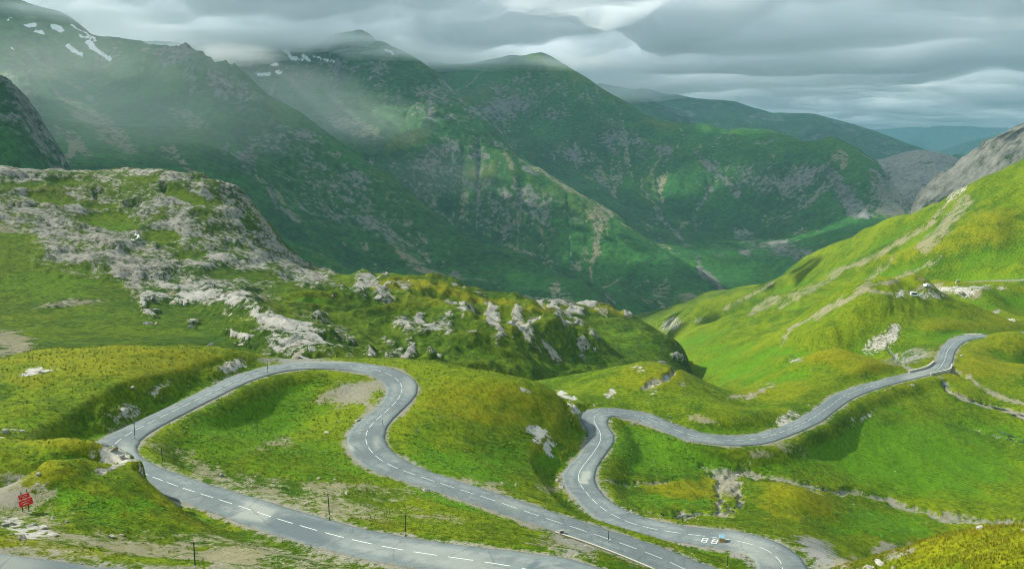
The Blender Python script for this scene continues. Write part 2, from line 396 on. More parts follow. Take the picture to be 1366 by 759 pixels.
G_T = tps_grid(fit1, AZ0, AZ1, NA, R0, R1, NR)
GX, GY, GZ = R * np.sin(A), R * np.cos(A), R * G_T

# nearest road sample through a stamped raster, then exact distance
class Near:
    def __init__(s, P, reach=26.0, cell=1.0):
        s.P, s.cell = P, cell
        s.lo = P[:, :2].min(0) - reach - 2; n = np.ceil((P[:, :2].max(0) + reach + 2 - s.lo) / cell).astype(int)
        s.n = n; D = np.full(n, 1e9, np.float32); s.I = np.full(n, -1, np.int32)
        w = int(reach / cell)
        oi, oj = np.meshgrid(np.arange(-w, w + 1), np.arange(-w, w + 1), indexing='ij')
        for k, (x, y) in enumerate(P[:, :2]):
            ci, cj = int((x - s.lo[0]) / cell), int((y - s.lo[1]) / cell)
            i0, j0 = ci - w, cj - w
            sl_ = (slice(max(i0, 0), ci + w + 1), slice(max(j0, 0), cj + w + 1))
            ii = np.arange(sl_[0].start, min(sl_[0].stop, n[0])); jj = np.arange(sl_[1].start, min(sl_[1].stop, n[1]))
            d = (((ii + .5) * cell + s.lo[0] - x) ** 2)[:, None] + (((jj + .5) * cell + s.lo[1] - y) ** 2)[None]
            sub = D[ii[0]:ii[-1] + 1, jj[0]:jj[-1] + 1]; m = d < sub
            sub[m] = d[m]; s.I[ii[0]:ii[-1] + 1, jj[0]:jj[-1] + 1][m] = k
    def query(s, X, Y):
        """distance, signed side, index (float), height of the line"""
        i = ((X - s.lo[0]) / s.cell).astype(int); j = ((Y - s.lo[1]) / s.cell).astype(int)
        ok = (i >= 0) & (j >= 0) & (i < s.n[0]) & (j < s.n[1])
        k = np.full(X.shape, -1); k[ok] = s.I[i[ok], j[ok]]
        dist = np.full(X.shape, 1e3); side = np.ones(X.shape); zz = np.zeros(X.shape); fi = np.zeros(X.shape)
        m = k >= 0; kk = k[m]; x, y = X[m], Y[m]; P = s.P
        bd = np.full(x.shape, 1e9); bz = np.zeros(x.shape); bs = np.ones(x.shape); bf = np.zeros(x.shape)
        for a, b in ((np.maximum(kk - 1, 0), kk), (kk, np.minimum(kk + 1, len(P) - 1))):
            dx, dy = P[b, 0] - P[a, 0], P[b, 1] - P[a, 1]; L2 = dx * dx + dy * dy + 1e-9
            t = np.clip(((x - P[a, 0]) * dx + (y - P[a, 1]) * dy) / L2, 0, 1)
            ex, ey = x - P[a, 0] - t * dx, y - P[a, 1] - t * dy; d = np.hypot(ex, ey)
            c = d < bd
            bd = np.where(c, d, bd); bz = np.where(c, P[a, 2] + t * (P[b, 2] - P[a, 2]), bz)
            bs = np.where(c, np.sign(dx * ey - dy * ex), bs); bf = np.where(c, a + t, bf)
        dist[m] = bd; side[m] = bs; zz[m] = bz; fi[m] = bf
        return dist, side, fi, zz
NEAR = Near(ROAD_P); NEARU = Near(UPPER_P)
rd, rside, rfi, rz = NEAR.query(GX, GY)
ud, us, uf, uz = NEARU.query(GX, GY)
rw = np.interp(rfi, np.arange(len(ROAD_W)), ROAD_W)
away = sstep(rd, 4.0, 16.0) * sstep(ud, 5, 14)
soft = np.clip(R / 200, 0.6, 4.0)
GZ = GZ + away * (1.5 * fbm(GX, GY, 46, 3, 0.5, 5) * np.clip(R / 170, 0.4, 2.2) + 0.85 * fbm(GX, GY, 13, 4, 0.5, 9) + sstep(R, 300, 420) * (8.0 * fbm(GX, GY, 120, 3, 0.5, 19) + 3.0 * fbm(GX, GY, 36, 3, 0.5, 20)))
GZ = GZ + np.minimum(1, 0.15 + away) * (0.16 * fbm(GX, GY, 3.1, 3, 0.6, 13))
PT = Painter(GX, GY, GZ)
# ribs that run down the right hillside
da = np.array(P3_([(1300,300,620)])[0][:2]); db = np.array(P3_([(1000,420,800)])[0][:2]); dd = (db - da) / np.linalg.norm(db - da)
al_, ac_ = GX * dd[0] + GY * dd[1], GX * dd[1] - GY * dd[0]
ribm = PT.ell([(1150,365,190,70,-28,1),(1290,310,90,50,-10,.7)])
GZ = GZ + ribm * (15.0 * fbm(al_ / 4.5, ac_, 66, 3, 0.5, 15, True) + 2.2 * fbm(al_ / 3, ac_, 14, 3, 0.5, 17)) * away
# stream beds cut into the valley floor
CHAN = [([(938,622),(952,628),(966,640),(961,656),(957,676)], 4.5, .9), ([(962,640),(1000,631),(1045,638),(1090,651),(1150,657),(1200,671),(1255,688),(1310,694),(1400,702)], 4.3, .9),
        ([(850,682),(880,687),(930,686),(970,682),(992,672),(994,662),(984,650)], 3, 1.0), ([(790,649),(830,646),(870,644),(905,640)], 3, 0.6),
        ([(1185,462),(1195,476),(1212,490),(1240,498),(1253,506),(1262,516),(1278,525.5),(1300,535),(1322,540.5),(1348,547.6),(1375,556)], 3.2, 1.0),
        ([(905,490),(880,505),(860,515)], 4, 1), ([(1280,566),(1310,575),(1340,583),(1380,592)], 1.8, 0.7)]
chan = PT.strokes(CHAN)
GZ = GZ - chan * (0.9 * np.clip(R / 200, .7, 2)) * sstep(rd, 5, 10)
# the road's bed, shoulders and banks
steep = PT.ell([(150,612,34,34,0,1),(165,552,44,24,-30,.8),(205,530,40,16,-30,.6),(300,492,40,12,-15,.7),(772,548,16,24,0,.9),(765,600,20,26,0,.5),(1060,560,60,16,-30,.4)])
bank = np.where(away < 1, sstep(rd, rw + 1.1 - 0.7 * steep, rw + 7.5 - 4.9 * steep), 1.0)
bed = rz - 0.16
GZ = np.where(rd < 25, bed + (GZ - bed) * bank, GZ)
GZ = np.where(ud < 20, (uz - 0.25) + (GZ - uz + 0.25) * sstep(ud, 4.0, 12), GZ)
sb = 0.5 * (np.argmin(np.hypot(*(np.array(to_pix(*ROAD_P.T)).T - (1253, 493)).T)) * 2)
trench = (1 - sstep(np.abs(rfi - sb), 1.6, 3.2)) * (1 - sstep(rd, 7, 11))
GZ = GZ - 2.6 * trench * np.where(rd < 25, 1, 0)
PT = Painter(GX, GY, GZ)
# masks
gravel = PT.ell([(468,524,44,15,-14),(497,546,9,16,-30,.9),(440,533,30,10,-12,.6),(15,658,40,26,0,.85),(60,664,26,10,0,.6),(395,650,95,15,9,.55),(520,655,60,9,4,.4),(300,640,50,9,22,.6),(60,720,70,14,4,.55),(150,728,80,16,8,.7),(260,744,90,16,8,.7),(400,742,90,16,10,.65),
   (392,479,46,6,0,1),(650,648,40,8,18,.7),(1085,735,32,16,20,1),(1190,733,34,10,-8,.9),(1120,752,40,12,0,.9),(700,694,26,6,22,.5),(760,722,40,8,18,.75),(870,748,50,8,20,.6),(560,728,50,6,10,.7),(350,600,20,6,0,.4),(375,590,26,6,0,.5),(960,722,60,7,8,.8),(1000,742,30,10,30,.9),
   (230,607,40,8,30,.5),(1008,604,16,7,0,.6),(1060,600,44,10,20,.3),(820,690,30,8,30,.5),(730,650,22,5,20,.4),(1140,525,14,5,-15,1),(940,560,30,4,15,.5),(965,594,30,3,4,.7),(1218,391,9,5,0,1),(975,645,16,14,0,.9),(962,632,14,7,0,.8),
   (1215,476,34,10,-12,.75),(1235,372,20,4,0,.3),(1255,392,26,5,0,.6),(1300,391,10,10,0,.7),(540,640,30,5,16,.3)])
gravel = np.maximum(gravel, chan * 0.95)
shn = fbm(GX, GY, 9, 3, 0.5, 67)
shoulder = 1 - sstep(rd - rw, 0.1, 1.3 + 2.2 * np.clip(shn + .25, -.3, 1))
gravel = np.maximum(gravel, shoulder * 0.85); gravel = np.maximum(gravel, (1 - sstep(ud, 3.2, 6.0)) * .9)
gravel = np.maximum(gravel, PT.strokes([([(1217,391),(1219,387),(1230,383),(1256,379)], 2.2, 1), ([(1040,461),(1046,450),(1056,437),(1075,428),(1100,411),(1128,398),(1155,387)], 1.8, .85), ([(1270,494),(1288,501),(1307,513),(1326,526),(1346,534),(1380,541)], 3.0, 1),
   ([(1155,387),(1180,391),(1205,395)], 2, .8), ([(975,530),(1000,529),(1018,520),(1030,514)], 2.4, 1), ([(1262,274),(1235,303),(1196,325),(1160,346),(1105,366)], 3.5, .6), ([(1290,268),(1270,290),(1248,318),(1230,330)], 9, .62), ([(1205,316),(1178,338),(1150,348)], 3, .55), ([(1256,345),(1228,356),(1190,376),(1150,383)], 3, .6),
   ([(1196,342),(1176,358),(1152,380),(1140,388)], 4, .55), ([(1145,350),(1115,368),(1075,392),(1040,410)], 3, .55), ([(1150,388),(1118,405),(1088,424)], 4, .7), ([(1060,392),(1030,405),(1000,420)], 3, .5), ([(1110,372),(1060,392),(1010,412)], 2.4, .5), ([(1030,378),(990,400),(965,412)], 2.5, .6), ([(1036,396),(1020,404),(1005,412)], 4, .6)]))
grey = np.maximum(PT.ell([(1085,735,36,18,20,1),(560,728,50,6,10,.8),(760,722,44,9,18,.7),(1190,733,30,10,0,.4),(980,735,60,16,15,.8),(1200,478,44,16,0,.9),(15,655,40,24,0,.45),(390,479,46,6,0,.8),(960,640,40,24,0,.45),(1140,525,20,6,0,.9),(1060,605,50,16,0,.2),(470,524,46,18,0,.35)]), chan * 0.5)
grey = np.maximum(grey, shoulder * 0.6)
rock = PT.ell([(163,612,8,14,-20,.8),(168,552,24,16,-30,.6),(150,600,14,9,20,.95),(160,618,8,12,-35,.8),(308,487,26,8,-15,.75),(210,520,22,7,-30,.5),(716,580,15,11,25,1),(733,597,6,10,0,.95),(705,573,8,5,0,.9),(768,544,10,5,45,1),(752,526,14,4,30,1),(703,520,12,3,20,.7),(783,560,5,14,-20,.6),(815,526,5,10,0,.6),(855,492,9,6,0,.4),
   (1180,452,30,12,-40,.8),(1160,470,10,6,0,.4),(1150,560,30,6,-30,.3),(1200,392,10,5,-30,.9),(1288,390,10,8,0,.9),(1240,395,30,5,0,.5),(1330,415,6,3,0,.6),(30,702,30,14,15,.8),(45,712,20,10,0,.8),(8,575,16,5,0,.6),(50,494,14,5,0,.85),(1060,480,10,5,0,.7),(1050,560,20,8,-30,.5),(1300,447,16,3,0,.8),(910,512,8,4,0,.5),(1275,258,22,6,-38,.5),(1290,385,60,4,-2,.6),(870,525,10,14,0,.35),(896,433,17,11,-20,.5),(935,428,12,6,0,.3)])
rock = np.maximum(rock, 0.75 * sstep(-(GZ - bed), 0.3, 1.5) * 0)
slope = np.gradient(GZ, axis=0) / np.gradient(R, axis=0)
rock = np.maximum(rock, 0.3 * sstep(np.abs(slope) + 0.15 * PT.wob, 0.62, 0.95) * (1 - sstep(rd, 8, 16)))
pale = PT.ell([(716,580,18,14,25,1),(733,597,8,12,0,1),(752,526,16,5,30,.8),(768,544,12,6,40,.7),(1200,392,12,6,0,.9),(150,600,18,10,0,.5),(1288,390,14,10,0,.6),(50,494,16,6,0,.9),(40,706,40,16,0,.5),(8,575,16,5,0,.6)])
dry = PT.ell([(150,480,170,24,0,.85),(60,505,90,18,0,.6),(650,540,110,34,8,.8),(740,600,50,34,0,.5),(920,650,70,16,0,.9),(1060,672,62,34,10,.85),(1300,738,140,44,0,.7),(1130,482,80,20,5,.8),(1310,480,90,34,0,.7),(1270,350,110,36,0,.4),(1040,520,60,24,0,.6),(870,505,70,22,0,.55),(560,570,30,30,0,.3),(430,625,70,16,0,.4),(250,690,180,36,10,.55),(60,640,120,40,0,.5),(1180,520,80,20,0,.3),(1290,430,100,20,0,.6),(120,590,90,14,0,.6),(500,500,26,10,0,.6),(1330,300,60,40,0,.35),(100,720,160,30,0,.5),(1110,640,30,60,0,.3),(560,690,110,26,0,.35),(880,560,90,20,0,.2)])
lush = PT.ell([(320,565,110,50,-10,.7),(420,610,120,34,0,.5),(380,520,70,16,0,.5),(600,625,90,26,10,.85),(690,610,70,26,0,.5),(880,602,90,34,10,.85),(1220,610,160,60,5,.8),(1330,600,100,50,0,.5),(1010,486,100,34,0,.6),(930,470,50,30,0,.6),(620,665,80,14,10,.5),(890,670,60,10,0,.6),(130,672,70,14,15,.7),(60,560,60,16,0,.4),(1180,700,80,22,5,.8),(80,612,70,14,10,.6),(1260,450,60,12,0,.5),(1340,395,60,16,0,.4),(560,590,30,30,0,.5),(1130,560,60,40,0,.3)])
dry = dry * 0.85
gravel = np.maximum(gravel, PT.ell([(110,722,130,22,6,.58),(280,742,150,22,9,.6),(400,662,140,24,11,.62),(30,690,60,26,0,.55),(360,748,140,18,5,.55),(300,640,60,14,25,.6),(560,690,70,10,5,.4),(870,745,60,8,22,.7),(760,728,50,8,18,.65),(15,655,34,22,0,.9)]))
def hollows(Z, k):
    """how far the ground stands above (+) or below (-) its surroundings, k cells around"""
    c = np.cumsum(np.cumsum(np.pad(Z, ((k + 1, k), (k + 1, k)), mode='edge'), 0), 1); w = 2 * k + 1
    return Z - (c[w:, w:] - c[:-w, w:] - c[w:, :-w] + c[:-w, :-w]) / w ** 2
hol = hollows(GZ, 9) / np.clip(R / 170, .5, 4); hol2 = hollows(GZ, 3) / np.clip(R / 170, .5, 4)
terr = perlin(GZ / 0.55 + 0.5 * PT.wob, A * 14, 83) * sstep(np.abs(slope), .12, .4)        # trodden steps along the contours
dry = dry + np.clip(0.35 * hol, -.3, .2) + np.clip(.7 * hol2, -.2, .15) + 0.16 * terr
lush = lush + np.clip(-0.6 * hol, -.2, .35) + np.clip(-1.0 * hol2, 0, .25)
gravel = np.maximum(gravel, 0.42 * sstep(terr, .45, .8) * sstep(fbm(GX, GY, 40, 3, .5, 87), 0, .4))
M1M = masks(GX.shape, gravel=gravel, grey=grey, rock=rock, pale=pale, dry=dry, lush=lush)
ground = grid_object('ground', GX, GY, GZ, M1M, M_NEAR)

def bil(arr, az, lr, az0, az1, lr0, lr1):
    nr, na = arr.shape
    fa = np.clip((az - az0) / (az1 - az0) * (na - 1), 0, na - 1.001); fr = np.clip((lr - lr0) / (lr1 - lr0) * (nr - 1), 0, nr - 1.001)
    i, j = np.floor(fr).astype(int), np.floor(fa).astype(int); u, v = fr - i, fa - j
    return (arr[i, j] * (1 - u) * (1 - v) + arr[i + 1, j] * u * (1 - v) + arr[i, j + 1] * (1 - u) * v + arr[i + 1, j + 1] * u * v)
class Surf:
    def __init__(s, Z, a0, a1, r0, r1): s.Z, s.a0, s.a1, s.r0, s.r1 = Z, a0, a1, math.log(r0), math.log(r1)
    def val(s, arr, x, y):
        x, y = np.asarray(x, float), np.asarray(y, float)
        return bil(arr, np.arctan2(x, y), np.log(np.hypot(x, y)), s.a0, s.a1, s.r0, s.r1)
    def z(s, x, y): return s.val(s.Z, x, y)
    def hit(s, px, py):
        """first point of the surface on the ray through a photograph pixel"""
        az, t = pix_at(px, py); az = float(az); t = float(t)
        lr = np.linspace(s.r0, s.r1, 3000); r = np.exp(lr)
        z = s.z(r * math.sin(az), r * math.cos(az)); k = int(np.argmax(z >= t * r))
        if k == 0: k = int(np.argmin(np.abs(z / r - t)))
        return Vector((r[k] * math.sin(az), r[k] * math.cos(az), z[k]))
GS = Surf(GZ, AZ0, AZ1, R0, R1)
print('ground', time.time() - T0)


# ------------------------------------------------------------------ road
def asphalt_mat():
    m, g = new_mat('asphalt')
    p = g.n('ShaderNodeNewGeometry').outputs['Position']
    nL, nM, nF = g.noise(p, 0.12, 4, 0.6), g.noise(p, 0.8, 5, 0.65), g.noise(p, 9.0, 3, 0.7)
    v = g.attr('across')
    c = g.mix(g.step(g.math('ADD', g.math('MULTIPLY', nL, 0.6), g.math('MULTIPLY', nM, 0.4)), 0.42, 0.60), (0.098, 0.116, 0.120), (0.165, 0.186, 0.186))
    track = g.math('ABSOLUTE', g.math('SUBTRACT', g.math('ABSOLUTE', v), 0.48))     # worn, paler wheel tracks in each lane
    c = g.mix(g.step(track, 0.10, 0.24, 0.0, 0.45), c, (0.085, 0.118, 0.122))
    c = g.mix(g.math('MULTIPLY', g.attr('dark'), 0.95), c, (0.075, 0.098, 0.110))
    c = g.mix(g.math('MULTIPLY', g.attr('light'), 0.95), c, (0.25, 0.265, 0.235))
    edge = g.math('ADD', g.math('ABSOLUTE', v), g.math('MULTIPLY', g.math('SUBTRACT', nM, 0.5), 0.5))
    c = g.mix(g.step(edge, 0.93, 1.08), c, g.mix(nF, (0.10, 0.10, 0.09), (0.22, 0.20, 0.15)))
    vc = g.n('ShaderNodeTexVoronoi', {'Vector': p, 'Scale': 0.16, 'Detail': 1.0}, feature='DISTANCE_TO_EDGE')
    c = g.mix(g.step(g.math('ADD', vc.outputs[0], g.math('MULTIPLY', g.math('SUBTRACT', nM, 0.5), 0.06)), 0.0, 0.018, 0.35, 0.0), c, (0.05, 0.055, 0.06))
    b = g.n('ShaderNodeBsdfPrincipled', {'Base Color': c, 'Roughness': 0.8, 'Specular IOR Level': 0.25, 'Normal': g.n('ShaderNodeBump', {'Height': nF, 'Distance': 0.02})})
    g.n('ShaderNodeOutputMaterial', {0: b})
    return m
M_ASPH = asphalt_mat()
M_PAINT = plain('road_paint', (0.46, 0.48, 0.46), 0.7, 0.35, 2.0)
def ribbon(name, P, Wd, mat, nv=12, step=0.4, skirt=0.45, painter=None):
    d = np.r_[0, np.cumsum(np.linalg.norm(np.diff(P, axis=0), axis=1))]
    u = np.linspace(0, d[-1], int(d[-1] / step))
    Q = np.c_[[np.interp(u, d, P[:, i]) for i in range(3)]].T
    for _ in range(2): Q[1:-1] = 0.25 * Q[:-2] + 0.5 * Q[1:-1] + 0.25 * Q[2:]
    w = np.interp(u, d, Wd) if np.ndim(Wd) else np.full(len(u), Wd)
    _, N = normals2(Q)
    wl = w * (1 + 0.05 * perlin(u / 3.1, u * 0, 91)) + 0.12 * perlin(u / 0.9, u * 0, 93); wr = w * (1 + 0.05 * perlin(u / 3.4, u * 0 + 7, 92)) + 0.12 * perlin(u / .8, u * 0, 94)
    v = np.r_[-1, np.linspace(-1, 1, nv), 1]
    off = np.where(v[None] < 0, v[None] * wr[:, None], v[None] * wl[:, None])
    off[:, 0] *= 1.03; off[:, -1] *= 1.03
    X = Q[:, :1] + N[:, :1] * off; Y = Q[:, 1:2] + N[:, 1:] * off
    Z = Q[:, 2:3] + 0.07 * (1 - v[None] ** 2) + 0 * off
    Z[:, 0] -= skirt; Z[:, -1] -= skirt
    A_ = {'across': np.repeat(v[None], len(u), 0)}
    pt = Painter(X, Y, Z, 2.0, 0.1)
    A_['dark'] = painter(pt)[0] if painter else 0 * X; A_['light'] = painter(pt)[1] if painter else 0 * X
    return grid_object(name, X, Y, Z, A_, mat), Q, N
def road_tones(pt):
    dark = np.maximum.reduce([pt.poly([(372,690),(400,688),(462,703),(430,728),(385,717),(352,702)], 1.0), pt.poly([(640,690),(700,715),(760,735),(720,745),(640,735)], 1) * 0, pt.poly([(698,760),(715,746),(722,748),(708,765)], 1.2),
        pt.poly([(690,640),(760,660),(757,640),(755,620),(770,625),(768,655),(830,695),(780,700)], 2) * 0, pt.poly([(765,640),(768,630),(774,632),(772,650),(790,672),(815,690),(800,692),(770,660)], 1) * .5, pt.ell([(990,600,60,10,-5,.5),(1100,545,40,14,-40,.4),(500,600,10,40,30,.3),(540,530,10,30,0,.25),(160,585,18,8,-30,.4),(290,660,40,6,20,.35),(850,700,40,8,20,.3)])])
    light = np.maximum.reduce([pt.poly([(776,628),(788,628),(784,645),(772,645)], 1.0), pt.poly([(330,668),(370,680),(352,697),(310,690)], 3) * .7, pt.poly([(488,590),(508,575),(500,602),(510,618),(502,616)], 2) * 0, pt.ell([(1010,735,45,14,25,.45),(600,745,90,14,10,.45),(480,725,60,8,18,.3),(170,605,10,20,-20,.35),(0,750,60,14,5,.5),(1225,499,24,6,-15,.5),(470,596,3,8,0,.9),(502,590,4,9,0,.6),(545,515,10,16,0,.35),(430,481,70,4,0,.6),(680,672,24,6,15,.35)])])
    return dark, light
road, RQ, RN = ribbon('road', ROAD_P, ROAD_W, M_ASPH, painter=road_tones); tag(road, kind='structure')
upper, UQ, UN = ribbon('side_road', UPPER_P, 2.7, M_ASPH, nv=6, step=1.0); tag(upper, kind='structure')
# broken centre line: every dash a piece of its own
RD = np.r_[0, np.cumsum(np.linalg.norm(np.diff(RQ, axis=0), axis=1))]
rpx, rpy = to_pix(RQ[:, 0], RQ[:, 1], RQ[:, 2])
def s_at(px, py): return RD[np.argmin((rpx - px) ** 2 + (rpy - py) ** 2)]
def flat_strip(name, P, N, w, lift, mat, parent):
    L = np.c_[P[:, :2] + N * w, P[:, 2] + lift]; Rr = np.c_[P[:, :2] - N * w, P[:, 2] + lift]
    n = len(P); V = np.vstack([L, Rr]); i = np.arange(n - 1)
    o = raw_mesh(name, V, np.c_[i, i + n, i + n + 1, i + 1][:, ::-1], mat, parent=parent, smooth=False)
    return o
def rseg(a, b, step=0.5):
    s = np.linspace(a, b, max(2, int((b - a) / step) + 1))
    return np.c_[[np.interp(s, RD, RQ[:, i]) for i in range(3)]].T, np.c_[[np.interp(s, RD, RN[:, i]) for i in range(2)]].T
s = s_at(1334, 450); s_end = RD[-1] - 2; solid = [(s_at(1318, 448), s_at(1257, 489)), (s_at(792, 560), s_at(771, 637))]
bare = [(s_at(1250, 493), s_at(1195, 506))]
while s < s_end:
    ln = 3.0
    for a, b in solid:
        if a <= s < b: ln = min(9.0, b - s)
    if not any(a < s + 1.5 < b for a, b in bare):
        P, N = rseg(s, s + ln); flat_strip('dash', P, N, 0.06, 0.078, M_PAINT, road)
    s += ln + (1.33 if ln < 3.5 else 0.25)
# two blocky white figures painted on the lane
def painted(px, py, pts_list, parent):
    c = hit_road(px, py)
def road_frame(sv, off):
    P, N = rseg(sv, sv + 0.5); T = (P[1] - P[0]) / np.linalg.norm(P[1] - P[0]); n = N[0]
    return np.array([*(P[0, :2] + n * off), P[0, 2]]), T, np.array([n[0], n[1], 0])
def figure(sv, off, parent):
    """an 8 of straight bars lying on the asphalt, 1.0 m wide along the road, 2.1 m across it"""
    o, T, n = road_frame(sv, off); V, F = [], []
    w, h, b = 0.50, 0.85, 0.10
    for x0, y0, x1, y1 in ((-w, -h, -w + 2 * b, h), (w - 2 * b, -h, w, h), (-w + 2 * b, -h, w - 2 * b, -h + b * 2), (-w + 2 * b, h - 2 * b, w - 2 * b, h), (-w + 2 * b, -b, w - 2 * b, b)):
        k = len(V)
        for x, y in ((x0, y0), (x1, y0), (x1, y1), (x0, y1)): V.append(o + T * x + n * y + np.array([0, 0, 0.083]))
        F.append((k, k + 1, k + 2, k + 3))
    raw_mesh('painted_figure', V, F, M_PAINT, parent=parent, smooth=False)
s8 = s_at(945, 716)
# on the lane nearer to the camera
_, Tt, nn = road_frame(s8, 0)
sgn = -1 if nn[1] > 0 else 1
figure(s8 - 0.3, 1.55 * sgn, road); figure(s8 + 1.5, 1.55 * sgn, road)

# ------------------------------------------------------------------ rocky hill on the left and the hummocky ridge behind the road
rows = [(-60,480,240),(60,480,240),(200,475,240),(330,478,235),(430,482,232),(500,486,240),(560,494,252),(640,508,270),(700,522,285),(760,538,300),(820,515,350),(860,500,380),(890,488,420),
 (-60,430,320),(0,425,325),(100,425,330),(200,432,320),(280,440,310),(340,445,300),(400,450,285),(450,455,280),(520,455,300),(600,460,310),(680,480,330),(740,495,345),(800,490,390),(850,480,420),(895,474,450),(915,471,470),
 (-60,400,370),(0,395,375),(100,400,370),(150,405,360),(200,412,355),(260,410,360),(320,415,350),(380,420,340),(450,420,345),(520,420,370),(600,430,370),(680,440,390),(740,450,400),(800,450,450),(850,450,480),(890,462,500),
 (-60,340,430),(0,340,430),(80,350,425),(150,360,420),(220,370,415),(300,375,415),(380,385,410),(440,395,430),(500,397,450),(540,397,440),(600,405,440),(660,415,450),(740,422,480),(800,427,520),(840,437,540),(870,450,540),
 (-60,280,500),(0,285,495),(60,290,495),(130,290,500),(200,290,500),(250,300,490),(300,320,485),(330,345,470),(380,362,470)]
crest = [(-60,228,560),(0,230,560),(60,235,560),(120,233,565),(180,232,570),(220,239,570),(270,246,560),(310,255,545),(330,272,535),(342,292,525),(365,317,520),(385,346,515),(420,366,510),(455,384,515),(475,386,510),(500,377,500),(540,377,495),(580,381,500),(620,397,510),(660,406,520),(700,414,530),(740,411,545),(780,406,560),(800,408,565),(830,424,580),(860,433,590),(885,448,600)]
hp = pr(rows + crest)
for px, py, r in crest + [(910,475,560), (940,490,560), (980,500,560)]:
    az, t = pix_at(px, py); z = r * float(t)
    hp += [(float(az), r + 110, (z - 62) / (r + 110)), (float(az), r + 330, (z - 200) / (r + 330))]
hp += hid([(940,470,-150),(980,470,-160),(1020,520,-190),(900,330,-135),(960,380,-150)])
hp = np.array(hp)
fit2 = tps_fit(np.c_[hp[:, 0], np.log(hp[:, 1])], hp[:, 2], 2e-5)
HA0, HA1, HN, HR0, HR1, HM = math.radians(-41), math.radians(14), 640, 212.0, 900.0, 390
A, LR = polar(HA0, HA1, HN, HR0, HR1, HM); R = np.exp(LR)
HX, HY = R * np.sin(A), R * np.cos(A)
HZ = R * tps_grid(fit2, HA0, HA1, HN, HR0, HR1, HM)
PH = Painter(HX, HY, HZ, 22.0, 0.6)
outc = PH.poly([(-80,225),(60,226),(180,224),(270,238),(335,262),(352,300),(376,325),(405,352),(462,386),(430,402),(380,392),(330,400),(300,395),(255,400),(215,388),(178,392),(160,372),(120,362),(60,350),(35,312),(0,300),(-80,300)], 9)
grassy = PH.ell([(150,298,44,14,6,1),(215,318,28,9,0,1),(70,268,34,9,8,.9),(130,278,26,6,0,.7),(250,264,36,10,14,.75),(288,272,30,8,8,.6),(20,250,40,7,0,.8),(90,245,30,4,0,.7),(195,242,26,4,0,.6),(300,366,28,9,0,.8),(345,372,34,8,10,.8),(250,345,16,7,0,.6),(10,322,50,9,0,.9),(335,300,10,20,-25,.8),(180,345,20,6,0,.5),(195,385,20,9,0,.8),(235,378,20,7,0,.6),(400,378,16,5,20,.6),(110,330,30,6,10,.6)])
WH = [(205,398,20,7,8),(192,405,7,10,0),(200,424,9,5,20),(238,402,12,8,0),(262,400,26,9,8),(285,396,14,6,-20),(320,412,10,6,30),(305,418,18,5,25),(345,436,14,6,40),(366,446,16,12,20),(392,452,26,16,28),(420,462,26,12,25),(440,470,10,10,0),(372,466,16,8,30),(405,476,34,5,0),(330,425,14,4,35),(300,396,18,4,-10),(258,432,6,4,0),(322,458,16,3,38)]
HB = [(485,388,12,8,20),(500,396,18,7,15),(524,402,20,5,15),(546,374,12,4,0),(512,409,10,9,40),(430,424,7,5,0),(543,438,16,5,25),(570,446,16,4,0),(592,446,15,6,28),(558,434,7,5,0),(544,452,7,6,0),(522,446,5,6,0),(522,470,9,5,20),(537,480,7,5,0),(496,470,5,9,0),(470,450,8,8,30),(630,442,9,4,20),(615,439,9,6,20),(655,430,10,7,40),(640,406,12,4,10),(612,402,14,4,40),(693,437,10,6,20),(712,443,9,4,20),(702,463,18,5,35),(735,474,12,4,35),(660,462,12,4,25),(576,486,8,4,0),(752,445,14,9,42),(765,430,16,5,38),(785,406,22,4,0),(757,411,22,5,-8),(806,420,12,4,28),(740,420,10,6,30),(776,474,6,8,-20),(792,465,8,6,30),(600,430,8,4,0),(665,480,6,4,0),(508,386,10,4,-10),(448,398,18,5,10),(480,405,12,5,20),(630,470,8,3,20),(680,448,8,4,30),(770,418,10,6,20),(720,412,10,3,0),(838,424,8,3,20),(905,478,8,4,20),(880,492,10,3,-20)]
rpatch = fbm(HX, HY, 75, 4, 0.55, 55)
rock = np.maximum(outc * np.clip(0.60 + 0.6 * rpatch - 0.62 * grassy, 0.08, 1), np.maximum(PH.ell(WH) * 0.74, PH.ell([(b[0], b[1], b[2] * 1.25, b[3] * 1.1, b[4], .74) for b in HB])))
rock = np.maximum(rock, PH.ell([(390,470,60,14,10,.5),(310,410,60,20,20,.5),(440,440,50,20,20,.42),(60,310,50,12,10,.5),(100,365,40,8,10,.45),(85,405,30,5,-5,.4)]))
pale = np.maximum(PH.ell(WH) * .85, PH.ell([(*b, .55) for b in HB])); cliff = PH.ell([(300,250,50,12,15,1),(335,280,14,26,-25,1),(360,312,16,22,-30,.9),(410,355,40,16,35,.7),(160,235,160,8,0,.6)])
HZ = HZ + cliff * 3.0 * fbm(HX, HY, 22, 4, .6, 57, True)
pale = np.maximum(pale, PH.ell([(390,375,60,14,25,.5),(300,345,60,14,10,.3),(240,384,40,14,0,.45)]))
hum = PH.ell([(620,440,230,60,12,1),(470,430,120,60,10,.8),(790,430,80,40,10,.6),(350,430,90,30,20,.6)])
hn = 2.2 * rmf(HX + 14 * fbm(HX, HY, 60, 2, .5, 22), HY, 95, 4, 21) - 0.9; hn2 = fbm(HX, HY, 24, 3, 0.5, 27, True)
HZ = HZ + hum * (9.5 * hn + 3.6 * hn2)
HZ = HZ + 1.6 * fbm(HX, HY, 48, 3, 0.5, 31) * (1 - hum) + 0.5 * fbm(HX, HY, 9, 4, 0.55, 33)
rn = fbm(HX + 9 * fbm(HX, HY, 30, 2, .5, 45), HY, 34, 6, 0.58, 41, True)
rb = fbm(HX, HY, 11, 4, 0.6, 47, True)
wht = PH.ell(WH)
